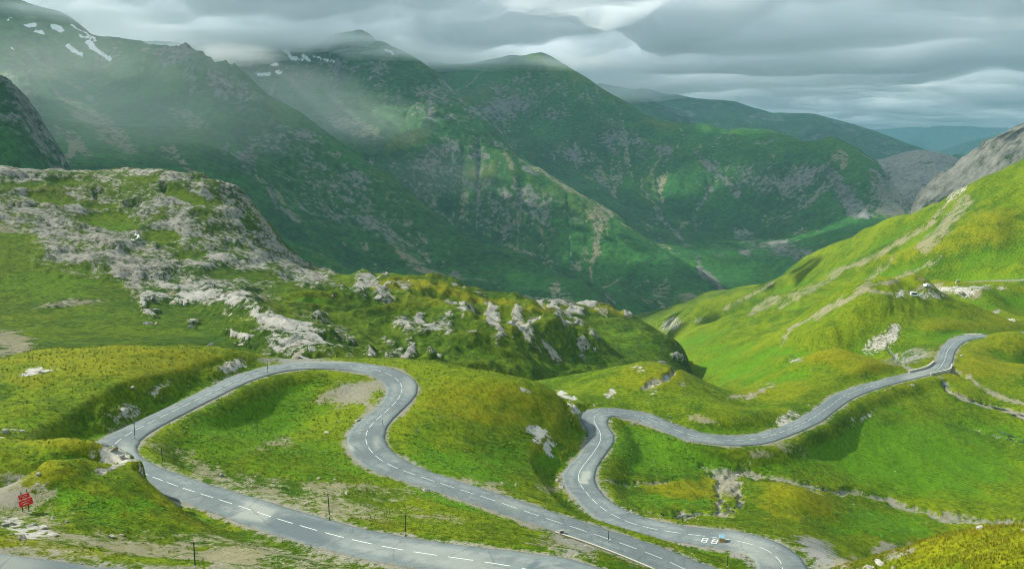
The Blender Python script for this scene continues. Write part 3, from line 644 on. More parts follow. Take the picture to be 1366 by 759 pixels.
HZ = HZ + rock * (1 - 0.6 * hum) * (4.8 * rn * (1 - 0.6 * wht) + 2.4 * rb * (1 - 0.75 * wht) + 0.4 + 1.0 * wht)
stp = HZ + 3 * fbm(HX, HY, 30, 3, .5, 49) + 0.10 * HX                      # bedding: tilted ledges in the rock
sf = (stp / 6.5) % 1.0
HZ = HZ + outc * rock * 2.4 * (sstep(sf, 0.35, 0.7) - sf)
PH = Painter(HX, HY, HZ, 22.0, 0.6)
HZ = HZ - 5 * PH.ell([(176,272,11,4,0,1),(128,258,3,7,10,.8),(218,248,3,8,15,.8)])
PH = Painter(HX, HY, HZ, 22.0, 0.6)
dry = PH.ell([(540,379,50,8,0,1),(600,388,40,8,20,.9),(650,402,40,6,0,.8),(730,412,40,6,0,.8),(560,400,60,14,0,.3),(660,430,60,20,0,.2),(80,262,100,20,0,.4),(400,410,60,20,0,.35),(50,420,60,14,0,.3),(300,300,60,30,0,.3),(800,410,40,8,20,.8),(840,465,50,20,0,.15)])  # crest ellipses paint the sunlit knoll tops yellow; the rest is ochre turf
lush = PH.ell([(60,380,90,26,0,.45),(120,430,160,24,0,.3),(250,445,100,14,0,.3),(830,460,80,30,0,.4),(740,500,80,20,0,.4),(420,400,30,10,0,.6),(150,305,40,10,0,.4),(600,470,80,20,0,.3)])
gravel = PH.ell([(10,465,34,26,35,.9),(90,405,50,5,-4,.7),(250,378,12,22,20,.75),(180,390,14,16,20,.6),(220,392,40,4,-10,.5),(470,470,8,10,0,.4),(20,305,50,6,0,.8),(255,372,6,20,25,.9),(400,358,40,10,30,.7),(330,390,50,10,10,.5)])
snow = PH.ell([(181,314,5,4,0,1),(178,318,3,3,0,1)])
hol = hollows(HZ, 8) / 2.2
dry = dry + np.clip(.4 * hol, -.3, .3); lush = lush + np.clip(-.5 * hol, -.2, .4)
hill = grid_object('rocky_hill', HX, HY, HZ, masks(HX.shape, rock=rock, pale=pale, dry=dry, lush=lush, gravel=gravel, snow=snow), M_HILL)
HS = Surf(HZ, HA0, HA1, HR0, HR1)
print('hill', time.time() - T0)

# ------------------------------------------------------------------ mountains: ridges laid out, then eroded by running water
def P3(L):
    A = np.array(L, float); az, t = pix_at(A[:, 0], A[:, 1])
    return np.c_[A[:, 2] * np.sin(az), A[:, 2] * np.cos(az), A[:, 2] * t]
def dense(L, k=2):
    A = np.array(L, float); i = np.linspace(0, len(A) - 1, k * (len(A) - 1) + 1)
    return np.c_[[np.interp(i, np.arange(len(A)), A[:, c]) for c in range(3)]].T
def ridge(crest, rows, back=(500, 330), extra=()):
    C = P3(dense(crest)); pts = [C]
    for r_ in rows: pts.append(P3(dense(r_)))
    d = C[:, :2] / np.linalg.norm(C[:, :2], axis=1)[:, None]
    for f in (0.5, 1.0, 2.2): pts.append(np.c_[C[:, :2] + d * back[0] * f, C[:, 2] - back[1] * f])
    for e in extra: pts.append(P3(e))
    P = np.vstack(pts)
    return tps_fit(P[:, :2] / 1000, P[:, 2], 2e-4)
M_ = {}
M_['a'] = ridge([(-120,70,1300),(-60,92,1260),(0,112,1230),(30,142,1210),(60,172,1180),(85,205,1150),(105,235,1120)], [[(-120,240,980),(-60,245,980),(0,250,980),(60,258,980),(90,265,980)]], (260, 150))
M_['b'] = ridge([(-120,40,2800),(-40,8,2750),(30,26,2680),(60,30,2620),(100,37,2560),(135,60,2450),(190,61,2350),(215,68,2300),(240,80,2250),(262,78,2200),(285,98,2150),(305,95,2110),(330,120,2070),(400,155,2000),(470,203,1930),(560,265,1860),(640,325,1780),(700,350,1730),(770,380,1640)],
   [[(-60,110,2100),(40,110,2150),(120,115,2200),(190,120,2120)], [(-60,180,1700),(60,175,1750),(140,180,1800),(200,178,1850),(250,186,1800),(300,190,1830),(400,235,1780),(480,285,1720),(560,325,1660),(640,362,1580)], [(150,205,1640),(200,205,1650),(250,205,1640),(320,230,1620)],
    [(-60,250,1330),(60,245,1350),(150,240,1400),(240,250,1430),(320,290,1440),(400,335,1440),(500,374,1440),(640,394,1430),(760,402,1430)], [(0,270,1150),(200,310,1150),(400,380,1150),(640,425,1200),(800,440,1250)], [(-60,300,850),(0,330,850),(200,370,850),(400,440,850),(640,480,850),(800,490,850),(950,490,850)]], (500, 330))
M_['c'] = ridge([(200,100,3300),(285,64,3200),(330,66,3150),(380,63,3100),(430,64,3050),(490,51,3000),(530,76,2880),(590,112,2700),(612,138,2600),(640,150,2550),(660,172,2490),(700,212,2400),(760,252,2300),(830,302,2190),(900,348,2080),(960,386,1980)],
   [[(340,130,2750),(420,128,2700),(480,135,2600),(540,150,2500)], [(400,170,2450),(470,180,2380),(530,195,2300),(600,235,2250),(680,284,2140),(760,325,2060),(840,362,1980),(900,390,1890)], [(480,240,2150),(560,292,2080),(650,345,1990),(700,362,1920),(760,386,1830),(850,406,1780),(920,412,1740)], [(640,400,1600),(760,410,1620),(850,415,1640)]], (450, 260))
M_['d'] = ridge([(440,80,3950),(520,78,3850),(600,82,3700),(665,77,3600),(735,81,3550),(770,102,3500),(810,128,3450),(840,148,3400),(885,178,3350),(925,174,3300),(985,177,3200),(1040,178,3150),(1065,190,3100),(1095,207,3050),(1130,219,3000),(1160,227,2950),(1190,250,2850),(1212,277,2700),(1245,302,2500)],
   [[(560,110,3450),(640,140,3150),(720,190,2980),(800,232,2850),(880,262,2750),(960,272,2650),(1040,282,2580),(1120,292,2480),(1190,308,2340)], [(760,270,2500),(840,312,2400),(920,345,2250),(990,368,2100),(1050,352,2150),(1120,328,2200),(1190,318,2220)], [(940,402,1880),(980,400,1900),(1020,392,1930),(1070,374,2000),(1150,346,2050),(1250,330,2100)], [(860,428,1600),(900,430,1600),(1000,432,1600),(1150,420,1600),(1300,400,1600)], [(840,455,1150),(900,462,1150),(1000,465,1150)], [(900,500,800),(1000,500,800)]], (500, 330))
M_['e'] = ridge([(1150,252,3050),(1170,236,3020),(1187,221,3000),(1210,212,3000),(1238,207,2990),(1262,211,2980),(1290,224,2950),(1315,242,2900)], [[(1160,290,2450),(1210,302,2450),(1260,302,2430),(1310,296,2400)]], (300, 260))
M_['f'] = ridge([(1225,300,1540),(1240,287,1500),(1262,269,1440),(1290,246,1390),(1330,211,1330),(1366,187,1280),(1440,150,1220),(1500,140,1200)], [[(1220,340,1150),(1262,316,1120),(1300,290,1080),(1366,250,1000),(1440,225,960)]], (200, 130))
X0, X1, Y0, Y1, DX = -3000., 3100., 430., 4300., 9.0
wx = np.arange(X0, X1, DX); wy = np.arange(Y0, Y1, DX)
XX, YY = np.meshgrid(wx, wy)
cf = 5
cxs, cys = np.linspace(wx[0], wx[-1], len(wx) // cf), np.linspace(wy[0], wy[-1], len(wy) // cf)
CXX, CYY = np.meshgrid(cxs, cys)
mY, mX = cubic_mat(len(cys), len(wy)), cubic_mat(len(cxs), len(wx))
lay = []
for k in 'abcdef':
    z = tps_eval(M_[k], np.c_[CXX.ravel(), CYY.ravel()] / 1000).reshape(CXX.shape)
    lay.append(mY @ z @ mX.T)
lay = np.stack(lay)
# each layer only where it belongs
AZg = np.arctan2(XX, YY); Rg = np.hypot(XX, YY)
def azp(px): return float(pix_at(px, 200)[0])
lay[0] -= sstep(AZg, azp(90), azp(200)) * 400 + sstep(Rg, 1500, 1900) * 600
lay[1] -= sstep(AZg, azp(800), azp(1000)) * 500 + sstep(Rg, 3100, 3700) * 700
lay[2] -= sstep(Rg, 3500, 4000) * 600 + sstep(AZg, azp(980), azp(1150)) * 500
lay[4] -= (sstep(-AZg, -azp(1160), -azp(1060)) + sstep(Rg, 3500, 3900) + sstep(AZg, azp(1330), azp(1420))) * 600 + (1 - sstep(Rg, 2150, 2450)) * 400
lay[5] -= (sstep(-AZg, -azp(1230), -azp(1130)) + sstep(Rg, 1700, 2000)) * 500
LBL = lay.argmax(0)
H = np.maximum(lay.max(0), -420)
H = H - 260 * (1 - sstep(Rg, 900, 1080)) * sstep(AZg, azp(1050), azp(1200))
H0 = H.copy()
wxx, wyy = 90 * fbm(XX, YY, 500, 3, 0.5, 77), 90 * fbm(XX, YY, 500, 3, 0.5, 78)
H = H + 30 * fbm(XX + wxx, YY + wyy, 620, 5, 0.5, 71) + 74 * (rmf(XX + wxx, YY + wyy, 560, 6, 75) - 0.45)
def erode(H, it, K=0.055, m=0.42, diff=0.02):
    OFF = [(-1, -1), (-1, 0), (-1, 1), (0, -1), (0, 1), (1, -1), (1, 0), (1, 1)]
    acc = np.ones_like(H)
    for k in range(it):
        Hp = np.pad(H, 1, mode='edge'); best = np.full(H.shape, 1e-6); bi = np.full(H.shape, -1, np.int8); drop = np.zeros_like(H)
        ny, nx = H.shape
        for q, (i, j) in enumerate(OFF):
            d = H - Hp[1 + i:1 + i + ny, 1 + j:1 + j + nx]; s = d / (DX * math.hypot(i, j)); c = s > best
            best = np.where(c, s, best); drop = np.where(c, d, drop); bi[c] = q
        Ap = np.pad(acc, 1); Bp = np.pad(bi, 1, constant_values=-1)
        na = np.ones_like(H)
        for q, (i, j) in enumerate(OFF):
            na += np.where(Bp[1 - i:1 - i + ny, 1 - j:1 - j + nx] == q, Ap[1 - i:1 - i + ny, 1 - j:1 - j + nx], 0)
        acc = na
        H = H - np.minimum(K * acc ** m * np.minimum(best, 1.2) * DX, 0.6 * drop)
        H = H + diff * (Hp[:-2, 1:-1] + Hp[2:, 1:-1] + Hp[1:-1, :-2] + Hp[1:-1, 2:] - 4 * H)
    return H, acc
H, ACC = erode(H, 45, 0.013, 0.5, 0.03)
# streaks down the fall line: noise smeared along the slope
def smooth(a, n):
    for _ in range(n): a = (a + np.roll(a, 1, 0) + np.roll(a, -1, 0) + np.roll(a, 1, 1) + np.roll(a, -1, 1)) / 5
    return a
gy_, gx_ = np.gradient(smooth(H, 10), DX); gl = np.hypot(gx_, gy_) + 1e-3
ux, uy = gx_ / gl, gy_ / gl
wn = smooth(rng.normal(size=H.shape), 1)
def lic(n):
    out = wn.copy(); ii, jj = np.indices(H.shape).astype(float)
    for sg in (1, -1):
        fi, fj = ii.copy(), jj.copy()
        for k in range(n):
            a = np.clip(np.rint(fi).astype(int), 0, H.shape[0] - 1); b = np.clip(np.rint(fj).astype(int), 0, H.shape[1] - 1)
            fi += sg * uy[a, b]; fj += sg * ux[a, b]
            a = np.clip(np.rint(fi).astype(int), 0, H.shape[0] - 1); b = np.clip(np.rint(fj).astype(int), 0, H.shape[1] - 1)
            out += wn[a, b]
    return out / out.std()
LIC = lic(18)
H = H + 1.3 * LIC * sstep(gl, 0.12, 0.5) + 9 * fbm(XX, YY, 170, 4, 0.55, 97)
H = H + 0.35 * (H0 - H) * (1 - sstep(Rg, 900, 1500) * 0)
CV = np.zeros_like(H)
for s_ in (2, 4):
    CV += (np.roll(H, s_, 0) + np.roll(H, -s_, 0) + np.roll(H, s_, 1) + np.roll(H, -s_, 1) - 4 * H) / s_
SL = np.hypot(*np.gradient(H, DX))
FL = np.log(ACC); FL = (FL + np.roll(FL, 1, 0) + np.roll(FL, 1, 1) + np.roll(FL, -1, 0) + np.roll(FL, -1, 1)) / 5
MA, MB, MN, MR0, MR1, MM = math.radians(-38), math.radians(38), 900, 600.0, 4150.0, 480
A, LR = polar(MA, MB, MN, MR0, MR1, MM); R = np.exp(LR)
MX, MY = R * np.sin(A), R * np.cos(A)
def grid_s(arr, nearest=False):
    fx = np.clip((MX - X0) / DX, 0, len(wx) - 1.001); fy = np.clip((MY - Y0) / DX, 0, len(wy) - 1.001)
    if nearest: return arr[np.round(fy).astype(int), np.round(fx).astype(int)]
    i, j = fy.astype(int), fx.astype(int); u, v = fy - i, fx - j
    return arr[i, j] * (1 - u) * (1 - v) + arr[i + 1, j] * u * (1 - v) + arr[i, j + 1] * (1 - u) * v + arr[i + 1, j + 1] * u * v
MZ = grid_s(H); lbl = grid_s(LBL, True); fl = grid_s(FL); cv = grid_s(CV); slp = grid_s(SL); lc = grid_s(LIC)
PM = Painter(MX, MY, MZ, 120.0, 0.35)
n1 = fbm(MX, MY, 300, 5, 0.55, 81); n2 = fbm(MX, MY, 70, 4, 0.6, 85)
crag = PM.ell([(250,95,60,30,30,1),(310,125,60,26,35,1),(340,185,50,40,30,.5),(420,215,70,34,30,.75),(500,260,60,30,30,.55),(200,75,50,18,0,.7),(490,80,70,40,20,.7),(560,130,70,40,25,.85),(640,165,40,20,30,.7),(800,150,60,50,35,.6),(690,110,90,30,0,.5),(870,190,50,30,30,.45),(1000,190,60,16,10,.5),(1020,205,30,20,30,.7),(20,150,50,60,40,.8),(1100,235,40,14,30,.6),(720,160,60,30,20,.45),(1215,250,60,50,0,1),(1330,240,70,60,0,1),(60,60,80,40,0,.5)])
rock = 0.16 * crag + 0.42 * crag * sstep(n1 + 0.5 * n2 + cv * -0.02, -0.2, 0.5) + sstep(slp, 0.75, 1.15) * 0.45 + sstep(fl, 2.6, 4.2) * (0.20 + 0.3 * sstep(n1, -0.1, 0.4)) + 0.18 * sstep(n2, 0.3, 0.7) + 0.22 * sstep(-lc + 1.5 * n1, 1.2, 2.4)
rock = np.where((lbl == 4) | (lbl == 5), 0.98, rock)
rock = np.maximum(rock, PM.strokes([([(930,205),(960,235),(985,260)], 5, .75), ([(1105,228),(1118,250),(1130,270),(1140,285)], 7, .95), ([(1125,250),(1145,272),(1155,278)], 4, .9), ([(935,362),(945,372),(962,390)], 6, .95), ([(990,395),(965,408)], 5, .8), ([(625,208),(650,210)], 3, .8), ([(700,225),(720,235)], 3, .7), ([(840,190),(858,196),(892,200)], 2.5, .8), ([(755,200),(775,215)], 5, .7), ([(1040,325),(1060,345),(1075,350)], 5, .7), ([(1000,340),(990,335)], 5, .6), ([(600,215),(660,250),(740,310)], 3, .55), ([(760,180),(775,215),(815,255)], 2.5, .55), ([(880,290),(910,320),(935,350)], 3, .6), ([(355,240),(372,280),(395,300)], 4, .6)]))
rock = np.maximum(rock, PM.ell([(430,250,110,46,32,.42),(520,300,70,30,30,.36),(360,190,50,30,30,.4),(330,215,14,24,20,.7),(300,210,10,16,20,.5),(1050,335,40,14,10,.6),(1000,320,30,12,40,.45),(1130,262,16,20,30,.5)]))
grey = np.where((lbl == 4) | (lbl == 5), 1.0, 0.4 * crag)
gravel = np.maximum(np.maximum(sstep(fl, 2.2, 3.4) * 0.6 * sstep(n1, -0.35, 0.25), sstep(lc + 1.2 * n1, 0.9, 2.2) * 0.62), PM.ell([(130,165,70,14,35,.6),(100,190,30,10,40,.8),(250,160,40,14,30,.45),(470,170,50,14,20,.45),(1210,262,50,34,0,1)]))
gravel = np.maximum(gravel, PM.strokes([([(105,190),(92,208),(76,225),(74,236)], 4, .9), ([(650,312),(690,335),(745,352)], 3, .5)]))
snow = np.maximum(PM.strokes([([(90,65),(99,71),(113,78)], 3.2, 1), ([(116,59),(130,67),(137,72),(149,81)], 3.4, 1), ([(97,36),(108,43),(128,58)], 1.8, 1), ([(103,50),(117,54)], 2.2, .9), ([(382,70),(390,77),(396,81)], 3, 1), ([(406,75),(414,83)], 2.6, 1), ([(420,76),(432,82),(444,85)], 2.2, 1), ([(398,78),(404,82)], 2, .8), ([(515,70),(521,75)], 2.5, 1)]),
        PM.ell([(19,69,5,3.2,0,1),(40,37,8,4.5,0,1),(53,47,9,3.5,20,1),(74,41,11,5.5,20,1),(352,100,14,3.6,0,1),(370,88,8,3.4,-8,1),(372,99,6,3,0,1),(14,27,4,2,0,1),(404,60,4,3,0,1)]))
dry = 0.3 * sstep(n1, -0.1, 0.5) + 0.2 * sstep(lc, 0.2, 1.6) + PM.ell([(250,180,60,10,0,.5),(540,190,40,12,-20,.6),(640,230,26,16,0,.6),(735,95,60,14,20,.3),(860,150,60,20,30,.3)])  # ellipses tint the sun patches on the slopes into the turf colour
holm = hollows(MZ, 5)
lush = 0.25 * sstep(-n1, 0.0, 0.5) + np.clip(-.05 * holm, -.1, .4)
dry = dry + np.clip(.05 * holm, -.2, .5)
MK = masks(MX.shape, pale=np.where(lbl == 4, 0.4, np.where(lbl == 5, 0.1, 0)), rock=rock, grey=grey, gravel=gravel, snow=snow, dry=dry, lush=lush)
jag = PM.ell([(255,88,50,18,25,1),(310,112,40,20,35,1),(30,160,70,60,40,.55)])
dz = (15 * crag + 22 * jag) * fbm(MX, MY, 90, 5, 0.6, 91, True) + 4.5 * rmf(MX, MY, 75, 5, 95)
dz = dz + np.where((lbl == 4) | (lbl == 5), 9 * (rmf(MX, MY, 130, 5, 99) - .4), 0)
MZ = MZ + dz
lq = lbl[:-1, :-1]
for k in range(6):
    keep = lq == k
    if k == 2: pass
    grid_object('mountain', MX, MY, MZ, MK, M_FAR, keep=keep)
# far blue ranges and the land they stand on
def far_range(crest, depth, drop, back, seed, amp, na=360, nr=90):
    C = np.array(crest, float); az, t = pix_at(C[:, 0], C[:, 1])
    a = np.linspace(az[0], az[-1], na); cr = np.interp(a, az, C[:, 2]); ct = np.interp(a, az, t)
    v = np.linspace(-1, 1, nr)[:, None]
    rr = cr[None] + np.where(v < 0, v * depth, v * back); zc = (ct * cr)[None]
    x, y = rr * np.sin(a)[None], rr * np.cos(a)[None]
    z = zc - np.abs(v) ** 1.15 * np.where(v < 0, drop, drop * 0.8)
    e = np.minimum(1, np.abs(v) * 4 + 0.12)
    z = z + e * amp * (fbm(x, y, depth * 0.35, 6, 0.5, seed, True) - 0.2) * 1.0
    n = fbm(x, y, depth * 0.2, 5, 0.6, seed + 5)
    return grid_object('distant_range', x, y, z, masks(x.shape, rock=0.25 + 0.5 * n, dry=0.2 + 0 * n, lush=0 * n), M_FAR)
far_range([(730,130,5900),(800,110,5700),(850,121,5500),(900,150,5300),(940,168,5200),(1000,181,5000),(1060,196,4800),(1120,216,4700),(1180,236,4600),(1250,262,4500)], 1900, 900, 1500, 101, 120)
far_range([(740,135,7700),(780,119,7500),(830,110,7400),(880,121,7300),(930,133,7200),(980,134,7200),(1030,151,7100),(1060,152,7100),(1090,153,7000),(1140,165,6900),(1170,175,6800),(1210,192,6700),(1240,203,6700),(1262,211,6700),(1275,206,6700),(1310,212,6700),(1330,222,6700),(1400,235,6700)], 1700, 1000, 1500, 111, 110)
far_range([(1180,215,13000),(1240,205,13000),(1290,192,13000),(1330,180,13000),(1366,176,13000),(1460,168,13000)], 3000, 1500, 3000, 121, 220)
far_range([(1100,192,22000),(1180,165,22000),(1240,158,22000),(1290,152,22000),(1366,160,22000),(1460,150,22000)], 5000, 1500, 3000, 131, 350)
gx = np.array([-60000., -9000, -5000, 5000, 9000, 60000]); gy = np.array([-60000., -3000, -100, 900, 6000, 60000])
gxx, gyy = np.meshgrid(gx, gy)
grid_object('valley_land', gxx, gyy, np.full(gxx.shape, -700.0), masks(gxx.shape), M_FAR)
print('mountains', time.time() - T0)

# ------------------------------------------------------------------ air: haze over the valley, the cloud deck above it, mist on the peaks
HAZE_TOP, HAZE_DENS = 440.0, 5.6e-5
def volume_mat(name, dens, col, aniso=0.0):
    m, g = new_mat(name)
    v = g.n('ShaderNodeVolumePrincipled', {'Color': col, 'Density': dens, 'Anisotropy': aniso})
    g.n('ShaderNodeOutputMaterial', {'Volume': v.outputs[0]})
    return m
def box(name, lo, hi, mat):
    x0, y0, z0 = lo; x1, y1, z1 = hi
    V = [(x0, y0, z0), (x1, y0, z0), (x1, y1, z0), (x0, y1, z0), (x0, y0, z1), (x1, y0, z1), (x1, y1, z1), (x0, y1, z1)]
    return raw_mesh(name, V, [(0, 3, 2, 1), (4, 5, 6, 7), (0, 1, 5, 4), (1, 2, 6, 5), (2, 3, 7, 6), (3, 0, 4, 7)], mat, smooth=False)
tag(box('haze', (-61000, -61000, -705), (61000, 61000, HAZE_TOP), volume_mat('haze_air', HAZE_DENS, (0.44, 0.79, 0.97))), kind='stuff')
def slab(name, xs, ys, bottom, top, mat):
    X, Y = np.meshgrid(xs, ys); ny, nx = X.shape
    B, T = bottom(X, Y), top(X, Y)
    T = np.maximum(T, B + 0.5)
    V = np.vstack([np.stack([X, Y, B], -1).reshape(-1, 3), np.stack([X, Y, T], -1).reshape(-1, 3)])
    F = grid_faces(ny, nx); n = nx * ny
    ring = np.r_[np.arange(nx), np.arange(1, ny) * nx + nx - 1, (ny - 1) * nx + np.arange(nx - 2, -1, -1), np.arange(ny - 2, 0, -1) * nx]
    nxt = np.roll(ring, -1)
    side = np.c_[ring, nxt, nxt + n, ring + n]
    F = np.vstack([F[:, ::-1], F + n, side])
    return raw_mesh(name, V, F, mat)
def cloud_bottom(X, Y):
    b = 0; wl, am = 1100, 1.0
    wx_, wy_ = 160 * fbm(X, Y, 700, 3, .5, 145), 160 * fbm(X, Y, 700, 3, .5, 146)
    for o in range(5):                                                     # rounded bellies hanging down, creases between them
        b = b + am * (np.sqrt(perlin((X + wx_) / wl, (Y + wy_) / wl, 141 + o) ** 2 + .035) - .1); am *= .5; wl /= 2.1
    return HAZE_TOP + 14 + 210 * np.clip(0.85 - b * 1.25, 0, 1)
# gaps in the deck: the sun comes through them onto the slopes
def gap(px, py, r, rad):
    az, t = pix_at(px, py); z = r * float(t); k = (HAZE_TOP + 150 - z) / SUN_DIR.z
    return r * math.sin(az) + SUN_DIR.x * k, r * math.cos(az) + SUN_DIR.y * k, rad
GAPS = [gap(535, 192, 2300, 115), gap(640, 236, 2180, 90), gap(560, 215, 2230, 60), gap(110, 160, 1850, 70), gap(225, 182, 1780, 90), gap(310, 205, 1740, 60), gap(890, 250, 2800, 50), gap(760, 290, 2300, 45), gap(1060, 300, 2400, 45), gap(850, 150, 3350, 80), gap(1000, 182, 3100, 90)]
def cloud_top(X, Y):
    near = sstep(np.hypot(X, Y) + 350 * fbm(X, Y, 900, 4, 0.5, 151), 1250, 1900)
    th = 350 + 460 * fbm(X, Y, 1500, 6, 0.58, 153)
    for x, y, rad in GAPS:
        sx_, sy_ = math.sin(SUN_AZ), math.cos(SUN_AZ)                       # the opening lies along the sunbeam
        al, ac = (X - x) * sx_ + (Y - y) * sy_, (X - x) * sy_ - (Y - y) * sx_
        th = th * sstep(np.hypot(al / (rad + 340), ac / (1.25 * rad)) + 0.4 * fbm(X, Y, 120, 3, .5, 157), 0.75, 1.6)
    return cloud_bottom(X, Y) + np.clip(th, 0, 900) * near
cd = slab('cloud_deck', np.r_[np.linspace(-16000, -6040, 40), np.linspace(-6000, 6000, 300), np.linspace(6040, 22000, 60)], np.r_[np.linspace(900, 5000, 150), np.linspace(5060, 34000, 160)], cloud_bottom, cloud_top, volume_mat('cloud', 0.0102, (0.955, 0.975, 1.0), 0.6))
tag(cd, kind='stuff')

def mist(px, py, r, sx, sy, sz, dens, seed):
    az, t = pix_at(px, py); az = float(az); c = np.array([r * math.sin(az), r * math.cos(az), r * float(t)])
    bm = bmesh.new(); bmesh.ops.create_icosphere(bm, subdivisions=4, radius=1.0)
    V = np.array([v.co[:] for v in bm.verts]); F = np.array([[v.index for v in f.verts] for f in bm.faces]); bm.free()
    k = 1 + 0.35 * fbm(V[:, 0] * 2 + 5 * V[:, 2], V[:, 1] * 2 + 3 * V[:, 2], 1.1, 4, 0.6, seed)
    B = V * k[:, None] * np.array([sx, sy, sz])
    ca, sa = math.cos(-az), math.sin(-az); mt = volume_mat('mist_air', dens * .5, (0.97, 0.99, 1.0), 0.3)
    for f in (1.0, .72, .45):                                              # thicker towards the middle
        V = B * f
        V = np.c_[V[:, 0] * ca - V[:, 1] * sa, V[:, 0] * sa + V[:, 1] * ca, V[:, 2]] + c
        V[:, 2] = np.minimum(V[:, 2], HAZE_TOP - 2 - 3 * rng.random(len(V)))
        tag(raw_mesh('mist', V, F, mt), kind='stuff')
for q in [(10,22,2520,420,160,40,.0040,161),(70,20,2480,240,120,24,.0035,162),(110,46,2500,200,100,14,.0014,163),(390,52,2800,440,160,40,.0055,168),(318,54,2850,240,120,30,.004,166),(575,72,2720,300,150,34,.005,174),(545,76,2800,160,120,22,.0035,172),(255,72,2520,260,160,34,.0035,165),(320,64,2980,330,240,50,.004,167),(430,55,2920,260,160,34,.0050,169),(486,58,2860,130,90,22,.0035,170),(590,84,3560,380,200,44,.0026,171),(710,84,3350,420,160,34,.0022,173),(830,120,4000,420,300,60,.0016,175),
          (170,135,1800,520,420,150,.00020,177),(140,175,1600,300,260,80,.0003,179),(240,165,1750,300,240,90,.0002,181),(60,90,1900,400,300,120,.0003,185),(455,165,2260,260,130,90,.0009,187),(580,235,2120,200,100,60,.0004,189),(380,120,2450,240,120,80,.0009,191)]:
    mist(*q)

# ------------------------------------------------------------------ things
def empty(name, loc, label, cat, group=None):
    o = bpy.data.objects.new(name, None); COL.objects.link(o); o.location = loc; o.empty_display_size = 0.3
    return tag(o, label, cat, group)
class MB:
    """collects shapes for one mesh"""
    def __init__(s): s.V, s.F = [], []
    def box(s, lo, hi, M=None):
        k = len(s.V); x0, y0, z0 = lo; x1, y1, z1 = hi
        for p in ((x0, y0, z0), (x1, y0, z0), (x1, y1, z0), (x0, y1, z0), (x0, y0, z1), (x1, y0, z1), (x1, y1, z1), (x0, y1, z1)):
            s.V.append(M @ Vector(p) if M else Vector(p))
        s.F += [tuple(k + i for i in f) for f in ((0, 3, 2, 1), (4, 5, 6, 7), (0, 1, 5, 4), (1, 2, 6, 5), (2, 3, 7, 6), (3, 0, 4, 7))]
        return s
    def tube(s, rings, n=8):
        """rings: (x, y, z, radius)"""
        k = len(s.V)
        for x, y, z, r in rings:
            for i in range(n): s.V.append(Vector((x + r * math.cos(2 * math.pi * i / n), y + r * math.sin(2 * math.pi * i / n), z)))
        for a in range(len(rings) - 1):
            for i in range(n):
                j = (i + 1) % n; s.F.append((k + a * n + i, k + a * n + j, k + (a + 1) * n + j, k + (a + 1) * n + i))
        s.F.append(tuple(k + i for i in range(n))[::-1]); s.F.append(tuple(k + (len(rings) - 1) * n + i for i in range(n)))
        return s
    def build(s, name, mat, parent=None, bevel=0.0):
        o = raw_mesh(name, s.V, s.F, mat, parent=parent, smooth=False)
        if bevel:
            bm = bmesh.new(); bm.from_mesh(o.data)
            bmesh.ops.bevel(bm, geom=bm.edges[:], offset=bevel, segments=1, affect='EDGES'); bm.to_mesh(o.data); bm.free()
        return o
M_POLE = plain('dark_green_paint', (0.018, 0.035, 0.03), 0.5, 0.3, 4)
M_WOODD = plain('dark_post', (0.02, 0.018, 0.016), 0.8, 0.3, 6)
M_COLLAR = plain('pale_collar', (0.5, 0.5, 0.46), 0.6, 0.2, 6)
M_RED = plain('red_board', (0.62, 0.016, 0.018), 0.5, 0.25, 3)
M_WHITE = plain('white_lettering', (0.58, 0.50, 0.48), 0.6, 0.2, 5)
M_CONC = plain('pale_concrete', (0.36, 0.34, 0.29), 0.9, 0.35, 1.2, 0.03)
M_STONE = plain('masonry', (0.22, 0.21, 0.19), 0.9, 0.5, 1.5, 0.06)
M_SHADE = plain('opening_shade', (0.02, 0.02, 0.02), 0.95, 0.3, 2)  # near-black colour standing in for the shade inside openings
M_TAN = plain('tan_plastic', (0.42, 0.26, 0.10), 0.6, 0.2, 3)
M_BLUE = plain('blue_lid', (0.14, 0.26, 0.34), 0.5, 0.2, 3)
M_CARW = plain('white_car_paint', (0.75, 0.75, 0.75), 0.25, 0.05, 1)
M_GLASS = plain('car_glass', (0.02, 0.025, 0.03), 0.1, 0.1, 1)
M_TYRE = plain('tyre', (0.015, 0.015, 0.015), 0.8, 0.1, 1)
def water_mat():
    m, g = new_mat('stream_water')
    n = g.noise(g.n('ShaderNodeNewGeometry').outputs['Position'], 1.4, 3, 0.6)
    b = g.n('ShaderNodeBsdfPrincipled', {'Base Color': (0.03, 0.045, 0.05, 1), 'Roughness': 0.12, 'Normal': g.n('ShaderNodeBump', {'Height': n, 'Distance': 0.05})})
    g.n('ShaderNodeOutputMaterial', {0: b}); return m
M_WATER = water_mat()

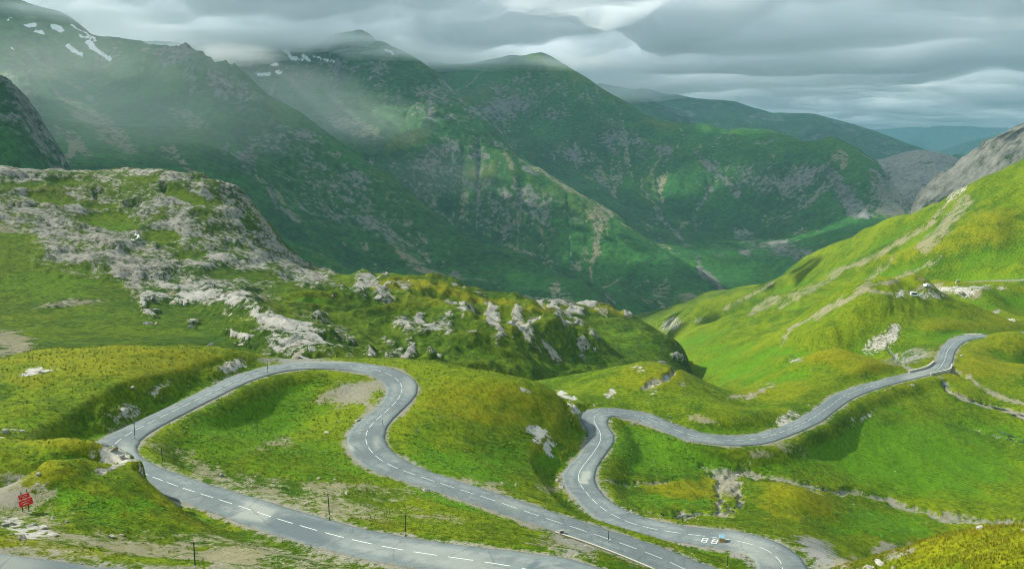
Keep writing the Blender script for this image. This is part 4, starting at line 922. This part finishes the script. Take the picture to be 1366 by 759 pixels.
# snow poles along the road: foot and top in the photograph
POLES = [((180,587),(178,565),'on the inner verge of the far left hairpin'), ((217.5,623),(216,600),'on the grass just past the left hairpin'), ((261,764),(259,727),'rising from the gravel at the bottom edge, left of the road'),
 ((440,696),(437,659),'tallest one, on the gravel verge above the nearest straight'), ((541,717),(539,688),'at the outer verge where the nearest road starts to bend'), ((357,498),(355.5,482),'at the inner edge of the far loop beside the grey lay-by'),
 ((556.5,507),(555,496.5),'on the outer verge at the top of the middle hairpin'), ((511,571),(510,560),'on the inner verge of the middle S bend'), ((809.5,556),(809,542),'on the inside of the small far hairpin'), ((860,562.5),(859.5,549.5),'beside a white boulder below the far straight'),
 ((727,677),(726,661),'on the grass wedge between the two roads'), ((837.5,687),(836.5,668),'on the verge of the lower bend beside a dry stream'), ((811.5,724),(810.5,708),'at the retaining wall of the middle road'), ((910,700),(909.5,688),'on the grass right above the lower straight'),
 ((970,759),(970.5,742),'in the grass tongue inside the lowest hairpin'), ((1096,562),(1095,552),'at the lower edge of the road towards the bridge')]
proto = None
for foot, top, where in POLES:
    p = GS.hit(*foot); d = p.length
    h = abs(foot[1] - top[1]) * d / FPX * 1.03
    if d > 200: h = max(h, 2.6)
    p.z -= 0.15
    lab = 'dark green snow pole ' + where
    if proto is None:
        t = empty('snow_pole', p, lab, 'pole', 'snow poles along the road'); proto = t
        MB().tube([(0, 0, 0, .062), (0, 0, 2.9, .050)], 8).build('post', M_POLE, t)
        MB().tube([(0, 0, .62, .085), (0, 0, .86, .085)], 8).build('collar', M_COLLAR, t)
        MB().tube([(0, 0, 2.9, .072), (0, 0, 3.0, .072), (0, 0, 3.04, .03)], 8).build('cap', M_WOODD, t)
        kids = list(t.children)
    else:
        t = proto.copy(); COL.objects.link(t); t.location = p; t['label'] = lab
        for c in kids:
            q = c.copy(); COL.objects.link(q); q.parent = t
    t.scale = (1, 1, (h + .15) / 3.04)
    t.rotation_euler = (random.uniform(-.02, .02), random.uniform(-.03, .03), random.uniform(0, 6))

# red notice on two dark posts
a, b = GS.hit(29.5, 682.5), GS.hit(39.7, 681.8)
mid = (a + b) / 2; ax = (b - a); ax.z = 0; ax.normalize()
sg = empty('sign', mid, 'red notice boards with worn white lettering on two dark posts above the stony bank', 'sign')
sg.scale = (.8, .8, .86); sg.rotation_euler = (0, 0, math.atan2(ax.y, ax.x) + 0.10)
u = mid.length / FPX                                   # metres per photograph pixel here
sep_ = 0.5 * (b - a).length
for sx, h in ((-sep_, 27 * u), (sep_, 29 * u)):
    MB().tube([(sx, 0, -.3, .065), (sx, 0, h, .058), (sx, 0, h + .03, .03)], 8).build('post', M_WOODD, sg)
def board(x0, x1, z0, z1, tilt, y, words):
    c = Vector(((x0 + x1) / 2, y, (z0 + z1) / 2)); M = Matrix.Translation(c) @ Matrix.Rotation(-tilt, 4, 'Y')
    w, h = (x1 - x0) / 2, (z1 - z0) / 2
    o = MB().box((-w, -.02, -h), (w, .02, h), M).build('board', M_RED, sg, 0.006)
    L = MB()
    for fx, fz, fw, fh in words:                       # worn strokes of paint where the lettering was
        L.box((fx * w, -.024, fz * h), ((fx + fw) * w, -.0205, (fz + fh) * h), M)
    L.build('lettering', M_WHITE, o)['kind'] = 'stuff'
z_ = lambda py: (682 - py) * u
board(-7.2 * u, 6.2 * u, z_(664.0), z_(657.8), .10, -.10, [(-.62 + .21 * k, .18, .11, .26) for k in range(6)] + [(-.4 + .22 * k, -.46, .12, .22) for k in range(4)])
board(-7.4 * u, 9.2 * u, z_(674.0), z_(665.0), .14, -.13, [(-.7 + .17 * k, .28, .09, .20) for k in range(8)] + [(-.5 + .18 * k, -.46, .10, .30) for k in range(5)])

# grit bin by the lower road
p = GS.hit(963, 723.5); u = p.length / FPX
gb = empty('grit_bin', p, 'tan grit bin with a pale blue lid beside the white road figures', 'bin'); gb.rotation_euler = (0, 0, -0.25)
w = 3.5 * u
m_ = MB(); k = 0
m_.V = [Vector(v) for v in ((-w * .9, -.42, -.1), (w * .9, -.42, -.1), (w * .9, .42, -.1), (-w * .9, .42, -.1), (-w, -.48, 7.2 * u), (w, -.48, 7.2 * u), (w, .48, 7.6 * u), (-w, .48, 7.6 * u))]
m_.F = [(0, 3, 2, 1), (4, 5, 6, 7), (0, 1, 5, 4), (1, 2, 6, 5), (2, 3, 7, 6), (3, 0, 4, 7)]
m_.build('body', M_TAN, gb, .02)
m_ = MB(); m_.V = [Vector(v) for v in ((-w * 1.06, -.53, 7.22 * u), (w * 1.06, -.53, 7.22 * u), (w * 1.06, .53, 7.62 * u), (-w * 1.06, .53, 7.62 * u), (-w * .9, -.40, 7.75 * u), (w * .9, -.40, 7.75 * u), (w * .9, .45, 9.2 * u), (-w * .9, .45, 9.2 * u))]
m_.F = [(0, 3, 2, 1), (4, 5, 6, 7), (0, 1, 5, 4), (1, 2, 6, 5), (2, 3, 7, 6), (3, 0, 4, 7)]
m_.build('lid', M_BLUE, gb, .02)

# wall that holds the middle road up, and the culvert at its upper end
def offset_line(a, b, side, off, step=1.0):
    P, N = rseg(a, b, step); wv = np.interp(np.linspace(a, b, len(P)), RD, np.interp(np.linspace(0, 1, len(RD)), np.linspace(0, 1, len(ROAD_W)), ROAD_W))
    return np.c_[P[:, :2] + N * (side * (wv + off))[:, None], P[:, 2]], N * side
def wall_mesh(name, L, N, t, z0, z1, mat, parent):
    n = len(L); V = []
    for o_, z in ((0, z0), (t, z0), (t, z1), (0, z1)):
        V.append(np.c_[L[:, :2] + N * o_, L[:, 2] + z])
    V = np.vstack(V); F = []
    for i in range(n - 1):
        for k in range(4):
            q = (k + 1) % 4; F.append((k * n + i, k * n + i + 1, q * n + i + 1, q * n + i))
    F += [(0, n, 2 * n, 3 * n), (n - 1, 4 * n - 1, 3 * n - 1, 2 * n - 1)]
    return raw_mesh(name, V, F, mat, parent=parent, smooth=False)
def towards(sv):
    """side of the road nearer to the camera: +1 left of the line, -1 right"""
    P, N = rseg(sv, sv + .5); return -1 if (N[0] @ P[0, :2]) > 0 else 1
sa, sb_ = s_at(905, 754), s_at(752, 700)
L, N = offset_line(sa, sb_, towards(sa), 0.12)
rw_ = empty('retaining_wall', Vector(L[0]), 'long low pale concrete wall holding up the camera side of the middle road', 'wall')
w1 = wall_mesh('wall', L, N, .24, -1.5, .02, M_CONC, rw_); w1.data.transform(Matrix.Translation(-Vector(L[0])))
w2 = wall_mesh('coping', L, N * 1.0, .30, .022, .10, M_CONC, rw_); w2.data.transform(Matrix.Translation(-Vector(L[0])))
p = GS.hit(749, 713); u = p.length / FPX
cu = empty('culvert', p, 'small concrete culvert mouth with a dark opening at the upper end of the pale wall', 'culvert'); cu.rotation_euler = (0, 0, 0.35); cu.scale = (.42, .42, .45)
MB().box((-.95, -.2, -.4), (-.5, .7, 1.25)).build('side_wall', M_CONC, cu, .03)
MB().box((.5, -.2, -.4), (.95, .7, 1.25)).build('side_wall', M_CONC, cu, .03)
MB().box((-1.05, -.25, 1.252), (1.05, .8, 1.5)).build('lintel', M_STONE, cu, .03)
MB().box((-.498, .45, -.4), (.498, .6, 1.25)).build('back', M_SHADE, cu)  # near-black panel, the shade inside the mouth put into its colour
# dark drain mouth in the verge
p = GS.hit(507, 716.5)
dr = empty('drain', p, 'dark drain mouth sunk in the gravel beside the nearest road', 'drain'); dr.rotation_euler = (0, 0, -.2)
MB().box((-.55, -.3, -.3), (.55, .3, .02)).build('shade_block', M_SHADE, dr, .02)  # solid near-black block painted as the shade of an open hole
f_ = MB().box((-.7, .302, -.3), (.7, .46, .09)).box((-.7, -.3, -.3), (-.552, .3, .07)).box((.552, -.3, -.3), (.7, .3, .07)); f_.build('kerb', M_STONE, dr)

# bridge
sa, sb_ = s_at(1259, 489), s_at(1240, 497)
br = empty('bridge', Vector(rseg((sa + sb_) / 2, (sa + sb_) / 2 + .5)[0][0]), 'small road bridge with two low pale parapets and a dark arch mouth', 'bridge')
near = towards((sa + sb_) / 2)
def at0(o): o.data.transform(Matrix.Translation(-br.location)); return o
for sd, ext0, ext1 in ((near, 2, 5), (-near, 4, 9)):
    L, N = offset_line(sa - ext0, sb_ + ext1, sd, .05)
    at0(wall_mesh('parapet', L, N, .42, -.5, .62, M_CONC, br))
    at0(wall_mesh('coping', L, N, .55, .622, .78, M_CONC, br))
smid = RD[-1] * sb / (len(ROAD_P) - 1)
for k0, k1 in ((-6, -1.3), (1.3, 6)):
    L, N = offset_line(smid + k0, smid + k1, near, .08); at0(wall_mesh('abutment', L, N, .36, -3.4, -.502, M_STONE, br))
L, N = offset_line(smid - 1.31, smid + 1.31, near, .08); at0(wall_mesh('arch', L, N, .36, -1.15, -.502, M_STONE, br))
L, N = offset_line(smid - 1.4, smid + 1.4, near, -2.2); at0(wall_mesh('arch_shade', L, N, .3, -3.6, -.6, M_SHADE, br))  # near-black wall that paints in the shade under the arch

# two cars up the side track, a marker post
def car(px, py, yaw, label, van=False):
    p = GS.hit(px, py); c = empty('parked_car', p, label, 'car', 'cars parked on the dirt track'); c.rotation_euler = (0, 0, yaw)
    hz_ = 2.1 if van else 1.5
    prof = [(-2.2, .35), (2.2, .35), (2.2, .8), (1.5, .95), (.8, hz_), (-1.8 if not van else -2.15, hz_), (-2.2, .95)]
    V = [(x, -.85, z) for x, z in prof] + [(x, .85, z) for x, z in prof]; n = len(prof)
    F = [tuple(range(n)), tuple(range(2 * n - 1, n - 1, -1))] + [(i, i + n, (i + 1) % n + n, (i + 1) % n) for i in range(n)]
    o = raw_mesh('body', V, F, M_CARW, parent=c, smooth=False)
    for y in (-.87, .85): MB().box((-1.6, y, 1.0), (.8, y + .02, hz_ - .14)).build('window', M_GLASS, c)
    MB().box((.9, -.7, 1.02), (1.44, .7, 1.06)).build('windscreen', M_GLASS, c)
    for x in (-1.4, 1.4):
        for y in (-.9, .68):
            w_ = MB()
            for yy in (y, y + .22):
                w_.V += [Vector((x + .33 * math.cos(t), yy, .33 + .33 * math.sin(t))) for t in np.linspace(0, 2 * math.pi, 10, endpoint=False)]
            w_.F = [tuple(range(10)), tuple(range(19, 9, -1))] + [(i, i + 10, (i + 1) % 10 + 10, (i + 1) % 10) for i in range(10)]
            w_.build('wheel', M_TYRE, c)
car(1237, 382.2, 0.5, 'white car parked on the pale track just below the far upper road')
car(1220.5, 395.6, -0.2, 'white van parked at the lower end of the pale track by the grassy knoll', True)
p = GS.hit(1275, 379)
mp = empty('marker_post', p, 'small white marker post where the far upper road ends behind the slope', 'post')
MB().tube([(0, 0, -.2, .22), (0, 0, 1.5, .2), (0, 0, 1.6, .1)], 8).build('post', M_WHITE, mp)

# water in the stream beds
def water(pts_, wd, label):
    P = np.array([GS.hit(*q)[:] for q in pts_]); d = np.r_[0, np.cumsum(np.linalg.norm(np.diff(P, axis=0), axis=1))]
    uu = np.linspace(0, d[-1], max(4, int(d[-1] / 1.5))); Q = np.c_[[np.interp(uu, d, P[:, i]) for i in range(3)]].T
    T_, N_ = normals2(Q); w_ = wd * (.7 + .5 * np.abs(perlin(uu / 4, uu * 0, 33)))
    Q[:, 0] += perlin(uu / 6, uu * 0, 35) * wd; Q[:, 1] += perlin(uu / 6, uu * 0 + 3, 36) * wd
    Lx = Q[:, :2] + N_ * w_[:, None]; Rx = Q[:, :2] - N_ * w_[:, None]
    z = np.minimum.reduce([GS.z(*Lx.T), GS.z(*Rx.T), GS.z(*Q[:, :2].T)]) + 0.12
    z = np.convolve(np.pad(z, 2, mode='edge'), np.ones(5) / 5, 'valid')
    V = np.vstack([np.c_[Lx, z], np.c_[Rx, z]]); n = len(Q); i = np.arange(n - 1)
    raw_mesh('stream', V, np.c_[i, i + 1, i + n + 1, i + n], M_WATER, kind='structure')
water([(1255,507), (1262,516), (1278,525.5), (1300,535), (1322,540.5), (1348,547.6), (1380,556)], .8, '')
water([(1330,550), (1340,552), (1352,551)], 1.6, '')
water([(1318,571), (1335,577), (1350,581), (1385,590)], .9, ''); water([(1340,584), (1356,587), (1375,592)], 1.0, '')
water([(900,688), (930,687), (970,682), (990,672)], .35, ''); water([(900,492), (884,502), (866,512)], 2.0, '')
print('things', time.time() - T0)

# ------------------------------------------------------------------ rocks
def rock_mat(name, lo, hi):
    m, g = new_mat(name)
    p = g.n('ShaderNodeTexCoord').outputs['Object']; w = g.n('ShaderNodeNewGeometry').outputs['Position']
    n1, n2, n3 = g.noise(w, 0.9, 5, 0.65), g.noise(w, 5.0, 4, 0.7), g.noise(w, 0.35, 3, 0.6)
    c = g.mix(g.step(g.math('ADD', g.math('MULTIPLY', n1, .6), g.math('MULTIPLY', n2, .4)), .36, .66), lo, hi)
    c = g.mix(g.step(n2, .58, .72, 0, .6), c, tuple(v * .5 for v in lo))
    c = g.mix(g.step(n3, .5, .7, 0, .3), c, (0.20, 0.17, 0.09))
    b = g.n('ShaderNodeBsdfPrincipled', {'Base Color': c, 'Roughness': .93, 'Specular IOR Level': .2, 'Normal': g.n('ShaderNodeBump', {'Height': g.math('ADD', n1, g.math('MULTIPLY', n2, .4)), 'Distance': .12})})
    g.n('ShaderNodeOutputMaterial', {0: b}); return m
M_ROCK = rock_mat('limestone', (0.13, 0.125, 0.115), (0.42, 0.405, 0.365))
M_ROCKT = rock_mat('tan_limestone', (0.15, 0.135, 0.11), (0.42, 0.37, 0.29))
def rock_mesh(name, seed, mat, sub=3, cuts=12):
    r_ = np.random.default_rng(seed)
    bm = bmesh.new(); bmesh.ops.create_icosphere(bm, subdivisions=sub, radius=1.0)
    N = r_.normal(size=(cuts, 3)); N /= np.linalg.norm(N, axis=1)[:, None]; D = r_.uniform(.28, .72, cuts)
    for v in bm.verts:
        c = np.array(v.co[:])
        for n_, d_ in zip(N, D):
            s_ = c @ n_ - d_
            if s_ > 0: c = c - n_ * s_ * .92
        v.co = c * (1 + .05 * r_.normal())
    me = bpy.data.meshes.new(name); bm.to_mesh(me); bm.free(); me.materials.append(mat); return me
RM = [rock_mesh('boulder', 300 + i, M_ROCK if i % 3 else M_ROCKT, 3) for i in range(9)]
SM = [rock_mesh('stone', 400 + i, M_ROCK if i % 2 else M_ROCKT, 1, 7) for i in range(8)]
def put(name, me, p, s, rot, label, cat, group=None):
    o = bpy.data.objects.new(name, me); COL.objects.link(o); o.location = p; o.scale = s; o.rotation_euler = rot
    return tag(o, label, cat, group)
ORD = 'first second third fourth fifth sixth seventh eighth ninth tenth eleventh twelfth thirteenth fourteenth fifteenth sixteenth seventeenth eighteenth nineteenth twentieth'.split()
def ordinal(k):
    return ORD[k] if k < 20 else {2: 'twenty', 3: 'thirty', 4: 'forty', 5: 'fifty', 6: 'sixty', 7: 'seventy'}[(k + 1) // 10] + ('-' + ORD[(k + 1) % 10 - 1] if (k + 1) % 10 else 'th')
def single_out(objs, zone, what):
    """a label of its own for each: the zone it lies in, counted from the left of the picture"""
    Z_ = {}
    for o in objs:
        px, py = to_pix(*[np.array(v) for v in o.location]); Z_.setdefault(zone(float(px), float(py), o), []).append((float(px), o))
    for zn, L_ in Z_.items():
        L_.sort(key=lambda q: q[0])
        for k, (_, o) in enumerate(L_):
            o['label'] = (ordinal(k) + ' from the left of the ' if len(L_) > 1 else 'lone one of the ') + what + ' ' + zn
NAMED = [(408,671,12,5,'flat white boulder on the verge above the nearest straight road'), (463,657.5,8,4,'pale boulder in the grass hollow above the nearest road'), (568,652,10,6,'brown and white boulder against the lower edge of the middle road'),
 (425,637.5,6,4,'dark grey boulder at the left of the stones inside the loop'), (447,639,6,4,'grey boulder between two others inside the big loop'), (477,560,8,4,'white rock on the grass inside the middle hairpin'), (435,577,8,4,'grey flat rock on the rise inside the big loop'),
 (449,562,4,3,'small white rock left of the middle hairpin'), (556,575,5,4,'white rock on the grass right of the middle S bend'), (541,579,5,3,'small white rock just right of the middle S bend'), (281,459,8,7,'pointed white boulder on the crest of the ochre mound'),
 (177,516.5,9,5,'pair-topped white rock on the grass of the left mound'), (285,510.5,6,4,'white rock on the verge of the far left straight'), (295,633,8,6,'cream boulder on the gravel below the left bend'), (147,714.5,9,7,'pinkish boulder on the dirt bank at lower left'),
 (164,713,8,4,'flat pale stone right of the pinkish boulder'), (68,712,15,4,'long white slab on the bank under the red notice'), (52,632,6,4,'dark edged stone above the red notice'), (853,560.5,5,4,'white boulder beside a pole below the far straight'), (845,565.5,6,4,'pale boulder on the bank inside the far hairpin'),
 (895,555,4,3,'small white boulder on the slope above the far straight'), (932,693,4,3,'round white stone above the lower straight'), (842,681,6,4,'white stone beside the dry stream at the lower bend'), (1308,704,9,5,'cream rock on the crest of the near right mound'), (1364,706,6,4,'pale rock at the right end of the near mound'),
 (1177,752,15,6,'large white rock at the foot of the near right mound'), (1160,757,13,8,'tan rock left of the large white one at the bottom right'), (1193,757,10,5,'small pale rock on the edge of the near mound'), (7,576,10,5,'pale rocks at the left edge above the left bend'), (31,574,8,4,'low grey rock near the left edge above the bend'),
 (1282,474,6,3,'pale rock beside the road past the bridge'), (1187,518,5,3,'small white rock below the road near the bridge'), (1216,513,6,3,'pale rock under the road just left of the bridge'), (1284,391,10,6,'grey outcrop block on the far green saddle'), (1351,427,9,4,'pale block in the far right meadow'),
 (1278,375,4,3,'small pale block at the far road end'), (793,540,7,5,'grey rock in the grass above the small far hairpin'), (815,552,3,2,'small stone on the inner side of the far hairpin'), (620,601,3,3,'tiny tan block on the middle hill'), (558,664,4,4,'white kerb block below the middle road'), (688,646,5,5,'upright pale stone on the wedge between the roads'),
 (750,648,9,7,'large pale rock wedged beside the lower road bend'), (742,640,7,5,'grey rock left of the large pale one at the bend'), (984,633,10,3,'white slab across the dry stream bed'), (8,700,8,6,'round white boulder left of the red notice bank'), (18,698,10,6,'square white boulder on the bank below the red notice'), (42,700,12,4,'long cream boulder on the bank right below the notice posts'), (57,703,10,8,'leaning slab of pale rock at the right of the bank'),
 (30,716,14,10,'big brown slab at the bottom of the bank'), (70,690,6,4,'white stone right of the red notice'), (88,695,6,5,'round cream stone between notice and bend'), (152,599,10,7,'mossy grey rock at the outer edge of the left hairpin'), (138,593,8,5,'pale rock on top of the bank at the left hairpin'), (163,610,7,8,'broken grey rock beside the left hairpin asphalt'), (50,495,12,5,'cluster rock of pale grey on the left mound'), (58,497,7,4,'small grey rock beside the pale cluster on the left mound')]
for i, (px, py, w_, h_, lab) in enumerate(NAMED):
    p = GS.hit(px, py + .3 * h_); u = p.length / FPX
    r_ = random.Random(i)
    put('boulder', RM[i % 9], p + Vector((0, 0, .12 * h_ * u)), (.62 * w_ * u, .55 * w_ * u, .75 * h_ * u), (r_.uniform(-.3, .3), r_.uniform(-.3, .3), r_.uniform(0, 6)), lab, 'boulder', 'boulders beside the road and on the slopes')
# rocks standing out of the hummocky ridge
OUT = [(197,430,10,8,'left of two white blocks below the limestone slabs'), (208,430.5,7,6,'right of two white blocks below the limestone slabs'), (256,434,9,7,'lone pale block on the green slope of the rocky hill'), (313,448,5,4,'small white block on the dark slope left of the limestone'), (230,402,10,8,'grey block at the left end of the limestone slabs'), (776,472,8,9,'dark grey egg shaped boulder on the ridge end'), (793,465,9,6,'pale round boulder on the ridge end above the meadow')]
for i, (px, py, w_, h_, lab) in enumerate(OUT):
    p = HS.hit(px, py + .3 * h_); u = p.length / FPX
    put('boulder', RM[(i * 2 + 1) % 9], p, (.6 * w_ * u, .6 * w_ * u, .7 * h_ * u), (.2, -.2, i), lab, 'boulder', 'boulders on the rocky hill')
for i, b in enumerate(WH + HB):
    if i >= len(WH) and i % 5 in (1, 3): continue
    for k in range(2 if b[2] > 10 and i < len(WH) else 1):
        px, py = b[0] + random.gauss(0, .35) * b[2], b[1] + random.gauss(0, .35) * b[3]
        p = HS.hit(px, py); u = p.length / FPX
        w_ = b[2] * random.uniform(.32, .6); h_ = min(w_, b[3] * random.uniform(.5, .9))
        white = i < len(WH)
        put('outcrop_rock', RM[(i * 4 + k) % 9], p - Vector((0, 0, .38 * h_ * u)), (w_ * u * 1.25, w_ * u * .7, h_ * u * .8), (random.uniform(-.5, .5), random.uniform(-.5, .5), random.uniform(0, 6)),
            'pale limestone block in the white slabs left behind the far loop' if white else 'buff limestone block standing out of the hummocky green ridge', 'rock', 'limestone blocks of the white slabs' if white else 'limestone blocks on the hummocky ridge')

allr = [o for o in COL.objects if o.name.startswith('outcrop_rock')]
def zone_out(px, py, o):
    if o['group'].startswith('limestone blocks of the white'): return 'in the white slabs ' + ('at the hill foot' if px < 290 else 'above the far bend')
    return ('by the skyline' if py < 408 + .03 * (px - 500) else 'midway up' if py < 440 + .05 * (px - 500) else 'low down') + (' left of the middle hairpin' if px < 540 else ' over the middle hill' if px < 680 else ' at the right end')
single_out(allr, zone_out, 'limestone blocks')

# stones too small to name: the largest as objects, the rest as one mass
roadd, grav_v, rock_v, lush_v, dry_v = rd - rw, M1M['gravel'], M1M['rock'], M1M['lush'], M1M['dry']
def sample(n, r0, r1, keep):
    az = rng.uniform(math.radians(-36), math.radians(36), n); lr = rng.uniform(math.log(r0), math.log(r1), n); r = np.exp(lr)
    x, y = r * np.sin(az), r * np.cos(az)
    d = GS.val(roadd, x, y); gv = GS.val(grav_v, x, y); ro = GS.val(rock_v, x, y)
    m = keep(x, y, d, gv, ro) & (d > .3) & (GS.val(ud, x, y) > 3.6)
    return x[m], y[m], GS.z(x[m], y[m])
cl_ = lambda x, y: fbm(x, y, 14, 3, .6, 211)
x, y, z = sample(9000, 62, 330, lambda x, y, d, gv, ro: rng.random(len(x)) < .01 + .09 * gv + .16 * ro + .05 * (d < 3) + .05 * np.clip(cl_(x, y), 0, 1))
r = np.hypot(x, y); sel = rng.permutation(len(x))[:250]
for i in sel:
    s_ = r[i] / FPX * rng.uniform(.9, 2.2)
    on_g = GS.val(grav_v, x[i:i + 1], y[i:i + 1])[0] > .4
    put('stone', SM[i % 8], (x[i], y[i], z[i] + .1 * s_), (s_ * rng.uniform(.8, 1.3), s_ * rng.uniform(.7, 1.1), s_ * rng.uniform(.5, .8)), tuple(rng.uniform(-.4, .4, 2)) + (rng.uniform(0, 6),),
        'small pale stone lying on gravel or bare ground' if on_g else 'small pale stone lying in the short grass', 'stone', 'loose stones on bare ground' if on_g else 'loose stones in the grass')
def zone_stone(px, py, o):
    w = 'on gravel' if 'bare' in o['group'] else 'in grass'
    if py > 700 and px < 620: a_ = 'along the nearest road'
    elif px < 200: a_ = 'left of the left hairpin' if py < 640 else 'around the red notice'
    elif px < 560: a_ = 'inside the big loop' if py < 640 else 'above the nearest straight'
    elif px < 790: a_ = 'on the middle hill' if py < 650 else 'between the middle and lower road'
    elif px < 1060: a_ = 'by the lower bend' if py > 610 else 'around the far straight'
    else: a_ = 'near the bridge' if py < 530 else 'on the right valley floor' if py < 700 else 'on the near right mound'
    return w + ' ' + a_
single_out([o for o in COL.objects if o.name.split('.')[0] == 'stone'], zone_stone, 'small stones')
def mass(name, P, scale, mat, base_V, base_F, flat=1.0, tone=None):
    """many small copies of one low shape joined in one mesh"""
    n, k = len(P), len(base_V)
    th = rng.uniform(0, 2 * np.pi, n); c, s_ = np.cos(th), np.sin(th)
    B = base_V[None] * scale[:, None, None] * rng.uniform(.7, 1.3, (n, 1, 3)); B[..., 2] *= flat
    V = np.stack([B[..., 0] * c[:, None] - B[..., 1] * s_[:, None], B[..., 0] * s_[:, None] + B[..., 1] * c[:, None], B[..., 2]], -1) + P[:, None]
    F = (base_F[None] + (np.arange(n) * k)[:, None, None]).reshape(-1, base_F.shape[1])
    o = raw_mesh(name, V.reshape(-1, 3), F, mat, 'stuff', smooth=False)
    add_attrs(o, {'tone': np.repeat(rng.random(n) if tone is None else tone, k)})
    return o
octV = np.array([(1, 0, 0), (0, 1, 0), (-1, 0, 0), (0, -1, 0), (.1, .1, .8), (0, 0, -.6)], float); octF = np.array([(0, 1, 4), (1, 2, 4), (2, 3, 4), (3, 0, 4), (1, 0, 5), (2, 1, 5), (3, 2, 5), (0, 3, 5)])
x, y, z = sample(90000, 50, 330, lambda x, y, d, gv, ro: rng.random(len(x)) < .012 + .20 * gv + .22 * ro + .10 * (d < 2.2) + .03 * np.clip(cl_(x, y), 0, 1))
sc_ = np.hypot(x, y) / FPX * (.35 + .75 * rng.random(len(x)) ** 2)
mass('scattered_stones', np.c_[x, y, z], sc_, M_ROCK, octV, octF)

# ------------------------------------------------------------------ grass and leafy plants
def leaf_mat(name, lo, hi):
    m, g = new_mat(name)
    n = g.noise(g.n('ShaderNodeNewGeometry').outputs['Position'], .25, 4, .6)
    t = g.math('ADD', g.math('MULTIPLY', g.attr('tone'), .7), g.math('MULTIPLY', n, .3))
    b = g.n('ShaderNodeBsdfPrincipled', {'Base Color': g.mix(t, lo, hi), 'Roughness': .8, 'Specular IOR Level': .2})
    g.n('ShaderNodeOutputMaterial', {0: b}); return m
M_BLADE = leaf_mat('grass_blades', (0.075, 0.105, .002), (0.20, 0.21, .006)); M_STRAW = leaf_mat('straw_grass', (0.09, 0.09, .003), (0.30, 0.29, .02)); M_LEAF = leaf_mat('broad_leaves', (0.02, 0.075, .003), (0.09, 0.22, .008))
bl, bf = [], []
for i in range(6):
    a = i * 1.05; r0 = .22 + .1 * (i % 2); lean = .28
    cx_, cy_ = r0 * math.cos(a), r0 * math.sin(a)
    tx, ty = -math.sin(a) * .12, math.cos(a) * .12
    bl += [(cx_ - tx, cy_ - ty, -.1), (cx_ + tx, cy_ + ty, -.1), (cx_ * (1 + lean / r0 * .5), cy_ * (1 + lean / r0 * .5), .8 + .25 * (i % 3))]; bf.append((3 * i, 3 * i + 1, 3 * i + 2))
bl, bf = np.array(bl), np.array(bf)
x, y, z = sample(60000, 50, 215, lambda x, y, d, gv, ro: (gv < .5) & (ro < .5) & (rng.random(len(x)) < .35 + .6 * np.clip(fbm(x, y, 7, 3, .6, 221) + .3, 0, 1)))
R_ = np.hypot(x, y); px_, py_ = to_pix(x, y, z)
mound = (px_ > 1110) & (R_ < 80)
mass('grass', np.c_[x, y, z][~mound], (R_ / FPX * 2.6 * rng.uniform(.5, 1.2, len(x)))[~mound], M_BLADE, bl, bf, .7)
x, y, z = sample(60000, 43, 80, lambda x, y, d, gv, ro: (np.arctan2(x, y) > .36) & (rng.random(len(x)) < .75))
mass('grass', np.c_[x, y, z], .20 * rng.uniform(.4, 1.3, len(x)), M_STRAW, bl, bf, .75)
lv, lf = [], []
for i in range(7):
    a = i * .9; e = .5 + .2 * (i % 3); k = len(lv); d = np.array([math.cos(a), math.sin(a), 0]); q = np.array([-math.sin(a), math.cos(a), 0]) * .22
    lv += [d * .05, d * .5 + q + (0, 0, .35 * e), d * 1.0 + (0, 0, .3 * e), d * .5 - q + (0, 0, .4 * e)]; lf.append((k, k + 1, k + 2, k + 3))
lv, lf = np.array(lv), np.array(lf)
x, y, z = sample(50000, 80, 215, lambda x, y, d, gv, ro: (GS.val(lush_v, x, y) > .3) & (gv < .3) & (fbm(x, y, 6, 3, .6, 231) > .02))
sel = rng.permutation(len(x))[:11000]
mass('leafy_plants', np.c_[x, y, z][sel], (np.hypot(x, y) / FPX * 2.2 * rng.uniform(.5, 1.2, len(x)))[sel], M_LEAF, lv, lf)
print('script', time.time() - T0)
